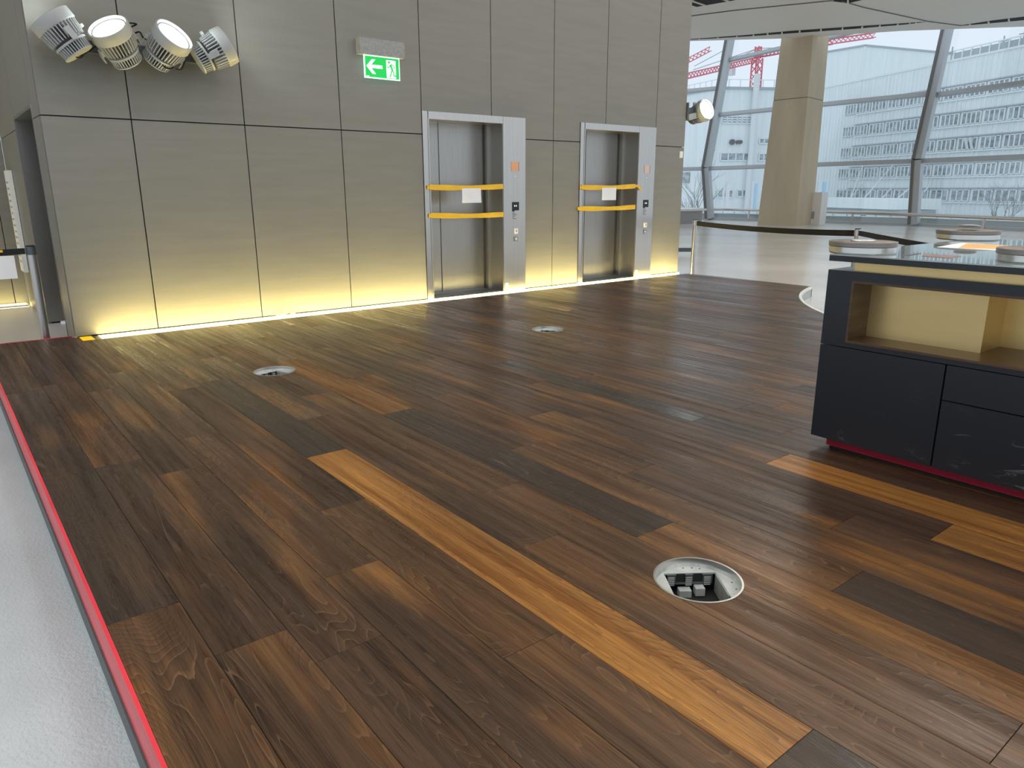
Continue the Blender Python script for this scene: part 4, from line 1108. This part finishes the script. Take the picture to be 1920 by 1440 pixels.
def hwin(x0, y0, x1, y1, cols, rows, m='winpane'):
    A = [hq(x0, y0), hq(x1, y0+(x1-x0)*-.03), hq(x1, y1+(x1-x0)*-.03), hq(x0, y1)]
    # keep verticals true
    z0_, z1_ = (A[2].z+A[3].z)/2, (A[0].z+A[1].z)/2
    a_, b_ = Vector((A[0].x, A[0].y, 0)), Vector((A[1].x, A[1].y, 0))
    P_ = lambda t, z: a_.lerp(b_, t)+Vector((0, 0, z))
    fr = MB()
    for c_ in range(cols+1): fr.quadbar(P_(c_/cols, z0_)+nh*.08, P_(c_/cols, z1_)+nh*.08, .16, .16, nh)
    for r_ in range(rows+1): fr.quadbar(P_(0, z0_+(z1_-z0_)*r_/rows)+nh*.08, P_(1, z0_+(z1_-z0_)*r_/rows)+nh*.08, .16, .16)
    w_ = fr.obj('window', 'winframe', hall)
    MB().prism([P_(0, z0_), P_(1, z0_), P_(1, z1_), P_(0, z1_)], nh*.04).obj('pane', m, w_)
for a in ((1354, 219, 1410, 232, 6, 3), (1351, 287.5, 1408, 302, 4, 1), (1424, 260, 1450, 269.5, 3, 1), (1423, 288.5, 1450, 302, 3, 1), (1346, 357, 1374, 370.5, 3, 1), (1382, 356.5, 1402, 369, 2, 1)): hwin(*a)
for x in (1372, 1382.5, 1387.5):
    q = hq(x, 266.5); vm = MB().tube([q, q+nh*.35], (.38 if x == 1372 else .26), 14).obj('round_vent', 'boxdark', hall)
qa = hq(1418, 165, .7); MB().tube([Vector((qa.x, qa.y, 0)), qa+Vector((0, 0, 1.8))], .42, 12).obj('flue_pipe', 'cranewhite', hall, True)
nl = Vector((-(hc-hl).y, (hc-hl).x, 0)).normalized()
if nl.dot(CAM-hc) < 0: nl = -nl
q = [onP(x, y, hl+nl*.1, nl)+ho for x, y in ((1279, 324), (1293, 323), (1292, 343), (1278, 343))]
MB().prism(q, nl*.05).obj('window', 'winpane', hall)
# --- canopy with tie rods in front of the office block
cn = empty('entrance_canopy', f3(s3(1600, 385)[0], ZG, 14)); tag(cn, 'white canopy on diagonal tie rods in front of the office block', 'canopy'); co = -cn.location
nC = n3; PC = f3(0, 0, 14)
def c3(px, py): return onP(px, py, PC, n3)+co
ca, cbq = c3(1540, 371), c3(1724, 371)
ca.z = cbq.z = (c3(1600, 371).z); cz = ca.z
MB().quadbar(ca+Vector((0, 0, -.6)), cbq+Vector((0, 0, -.6)), 6, 1.2).obj('canopy_roof', 'clad2', cn)
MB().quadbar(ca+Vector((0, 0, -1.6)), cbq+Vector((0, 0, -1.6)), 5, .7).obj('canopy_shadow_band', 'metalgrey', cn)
for t in (.05, .5, .95):
    q = ca.lerp(cbq, t); MB().quadbar(Vector((q.x, q.y, 0)), Vector((q.x, q.y, q.z-1)), .4, .4, (1, 0, 0)).obj('canopy_post', 'metalgrey', cn)
for (x0, y0), (x1, y1) in (((1550, 372), (1575, 306)), ((1595, 371), (1620, 305)), ((1621, 371), (1682, 300)), ((1655, 371), (1678, 345)), ((1684, 371), (1738, 326)), ((1595, 371), (1616, 345)), ((1733, 360), (1746, 343))):
    a_ = c3(x0, y0); b_ = onP(x1, y1, f3(0, 0, .6), n3)+co
    MB().tube([a_, b_], .07, 6).obj('tie_rod', 'cranewhite', cn)
# --- cranes
def lattice(mb, a, b, w, n, th):
    a, b = Vector(a), Vector(b); d = (b-a).normalized(); x = d.cross(Vector((0, 0, 1)))
    if x.length < .1: x = Vector((1, 0, 0))
    x.normalize(); y = x.cross(d); C4 = [x*w/2+y*w/2, -x*w/2+y*w/2, -x*w/2-y*w/2, x*w/2-y*w/2]
    for c in C4: mb.quadbar(a+c, b+c, th, th)
    for k in range(n):
        p, q = a.lerp(b, k/n), a.lerp(b, (k+1)/n)
        for i in range(4): mb.quadbar(p+C4[i], q+C4[(i+1) % 4], th*.7, th*.7)
DC = 190
def cp(px, py, dd=DC): return atdepth(px, py, dd)
cr = empty('tower_crane', (cp(1416, 165).x, cp(1416, 165).y, ZG)); tag(cr, 'red and white tower crane behind the factory hall', 'crane'); ko = -cr.location
base = Vector((cp(1416, 165).x, cp(1416, 165).y, ZG)); hd = cp(1418, 112)
mb = MB(); lattice(mb, base+ko, Vector((base.x, base.y, hd.z))+ko, 1.9, 22, .28); mb.obj('mast', 'crane', cr)
apex = cp(1421, 91); mb = MB(); lattice(mb, Vector((base.x, base.y, hd.z))+ko, Vector((base.x, base.y, apex.z))+ko, 1.1, 4, .25); mb.obj('mast_head', 'crane', cr)
mb = MB(); lattice(mb, cp(1418, 112)+ko, cp(1180, 168, 150)+ko, 1.1, 40, .2); mb.obj('jib', 'crane', cr)
mb = MB(); lattice(mb, cp(1424, 103)+ko, cp(1560, 78, 175)+ko, 1.1, 18, .2); mb.obj('counter_jib', 'crane', cr)
for a_, b_ in (((1421, 91), (1300, 131)), ((1421, 91), (1340, 128)), ((1421, 91), (1500, 88))): MB().tube([cp(*a_)+ko, cp(*b_, 178)+ko], .10, 5).obj('stay_cable', 'metalgrey', cr)
q = cp(1372, 129)+ko; MB().box(q-Vector((.7, .7, 1.6)), q+Vector((.7, .7, 1.0))).obj('operator_cab', 'cranewhite', cr)
c2 = empty('tower_crane', (cp(1230, 150, 230).x, cp(1230, 150, 230).y, ZG)); tag(c2, 'second crane boom slanting up at the left of the window', 'crane'); k2_ = -c2.location
mb = MB(); lattice(mb, cp(1230, 145, 230)+k2_, cp(1331, 92, 230)+k2_, 1.3, 14, .25); mb.obj('boom', 'crane', c2)
mb = MB(); lattice(mb, Vector((0, 0, 0)), cp(1230, 150, 230)+k2_, 2.0, 24, .3); mb.obj('mast', 'crane', c2)
MB().tube([cp(1302, 124, 230)+k2_, cp(1362, 92, 230)+k2_], .12, 5).obj('stay_cable', 'metalgrey', c2)
c5 = empty('tower_crane', (cp(1500, 110, 200).x, cp(1500, 110, 200).y, ZG)); tag(c5, 'red crane jib just under the ceiling edge right of the column', 'crane'); k5 = -c5.location
mb = MB(); lattice(mb, cp(1490, 88, 200)+k5, cp(1640, 66, 200)+k5, 1.2, 18, .22); mb.obj('jib', 'crane', c5)
mb = MB(); lattice(mb, Vector((0, 0, 0)), cp(1500, 86, 200)+k5, 2, 24, .3); mb.obj('mast', 'crane', c5)
# --- bare trees
def tree(p, h, seed, lab, lean=0):
    rr = random.Random(seed); e = empty('bare_tree', p); tag(e, lab, 'tree')
    tw = MB(); trunk = MB()
    def grow(a, d, L_, r, lev):
        b = a+d*L_
        (trunk if lev < 1 else tw).tube([a, a.lerp(b, .5)+Vector((rr.uniform(-1, 1), rr.uniform(-1, 1), 0))*L_*.05, b], [r, r*.85, r*.65], 5, False)
        if lev >= 4: return
        for k in range(3 if lev else 5):
            nd = (d+Vector((rr.uniform(-1, 1), rr.uniform(-1, 1), rr.uniform(-.1, .7)))*.75).normalized()
            grow(a.lerp(b, rr.uniform(.55, 1.0)), nd, L_*rr.uniform(.55, .8), r*.55, lev+1)
    grow(Vector((0, 0, 0)), Vector((0, 0, 1)), h*.44, h*.012, 0)
    trunk.obj('trunk', 'bark', e); tw.obj('twigs', 'bark', e)
tp = atdepth(1310, 400, 62); tree(Vector((tp.x, tp.y, ZG)), 1.35-ZG+(356-322)*62/FPX, 3, 'bare tree seen left of the slanting window post')
tp = atdepth(1884, 400, 70); tree(Vector((tp.x, tp.y, ZG)), 1.35-ZG+(356-335)*70/FPX, 8, 'bare tree at the foot of the office block, near the right edge')
# --- banners and lamps
def banner(px, y0, y1, dep, m, lab, w=.9):
    a_ = atdepth(px, y0, dep); b_ = atdepth(px-4, y1, dep); e = empty('banner_pole', (b_.x, b_.y, ZG)); tag(e, lab, 'banner')
    hgt = a_.z-ZG
    MB().tube([(0, 0, 0), (0, 0, hgt)], .07, 8).obj('pole', 'cranewhite', e)
    MB().box((.08, -w, hgt-(a_.z-b_.z)), (.12, -.08, hgt-.2)).obj('flag', m, e)
banner(1359, 341, 396, 58, 'cranewhite', 'white banner pole in front of the factory hall', .45)
banner(1413, 339, 392, 58, 'bluebanner', 'pale blue banner pole left of the concrete column', .32)
banner(1538, 337, 398, 58, 'bluebanner', 'pale blue banner pole right of the concrete column', .36)
# street edge: low white wall and a parked van
sw = empty('street_wall', atdepth(1600, 410, 80)); sw.location.z = ZG; tag(sw, 'long low grey wall along the street outside', 'wall')
wa = atdepth(1180, 410, 80)-sw.location; wb = atdepth(2100, 410, 80)-sw.location; wa.z = wb.z = 0
MB().quadbar(wa+Vector((0, 0, 1.6)), wb+Vector((0, 0, 1.6)), .4, 3.2).obj('wall_body', 'metalgrey', sw); MB().quadbar(wa+Vector((0, 0, 3.3)), wb+Vector((0, 0, 3.3)), .6, .25).obj('coping', 'winframe', sw)
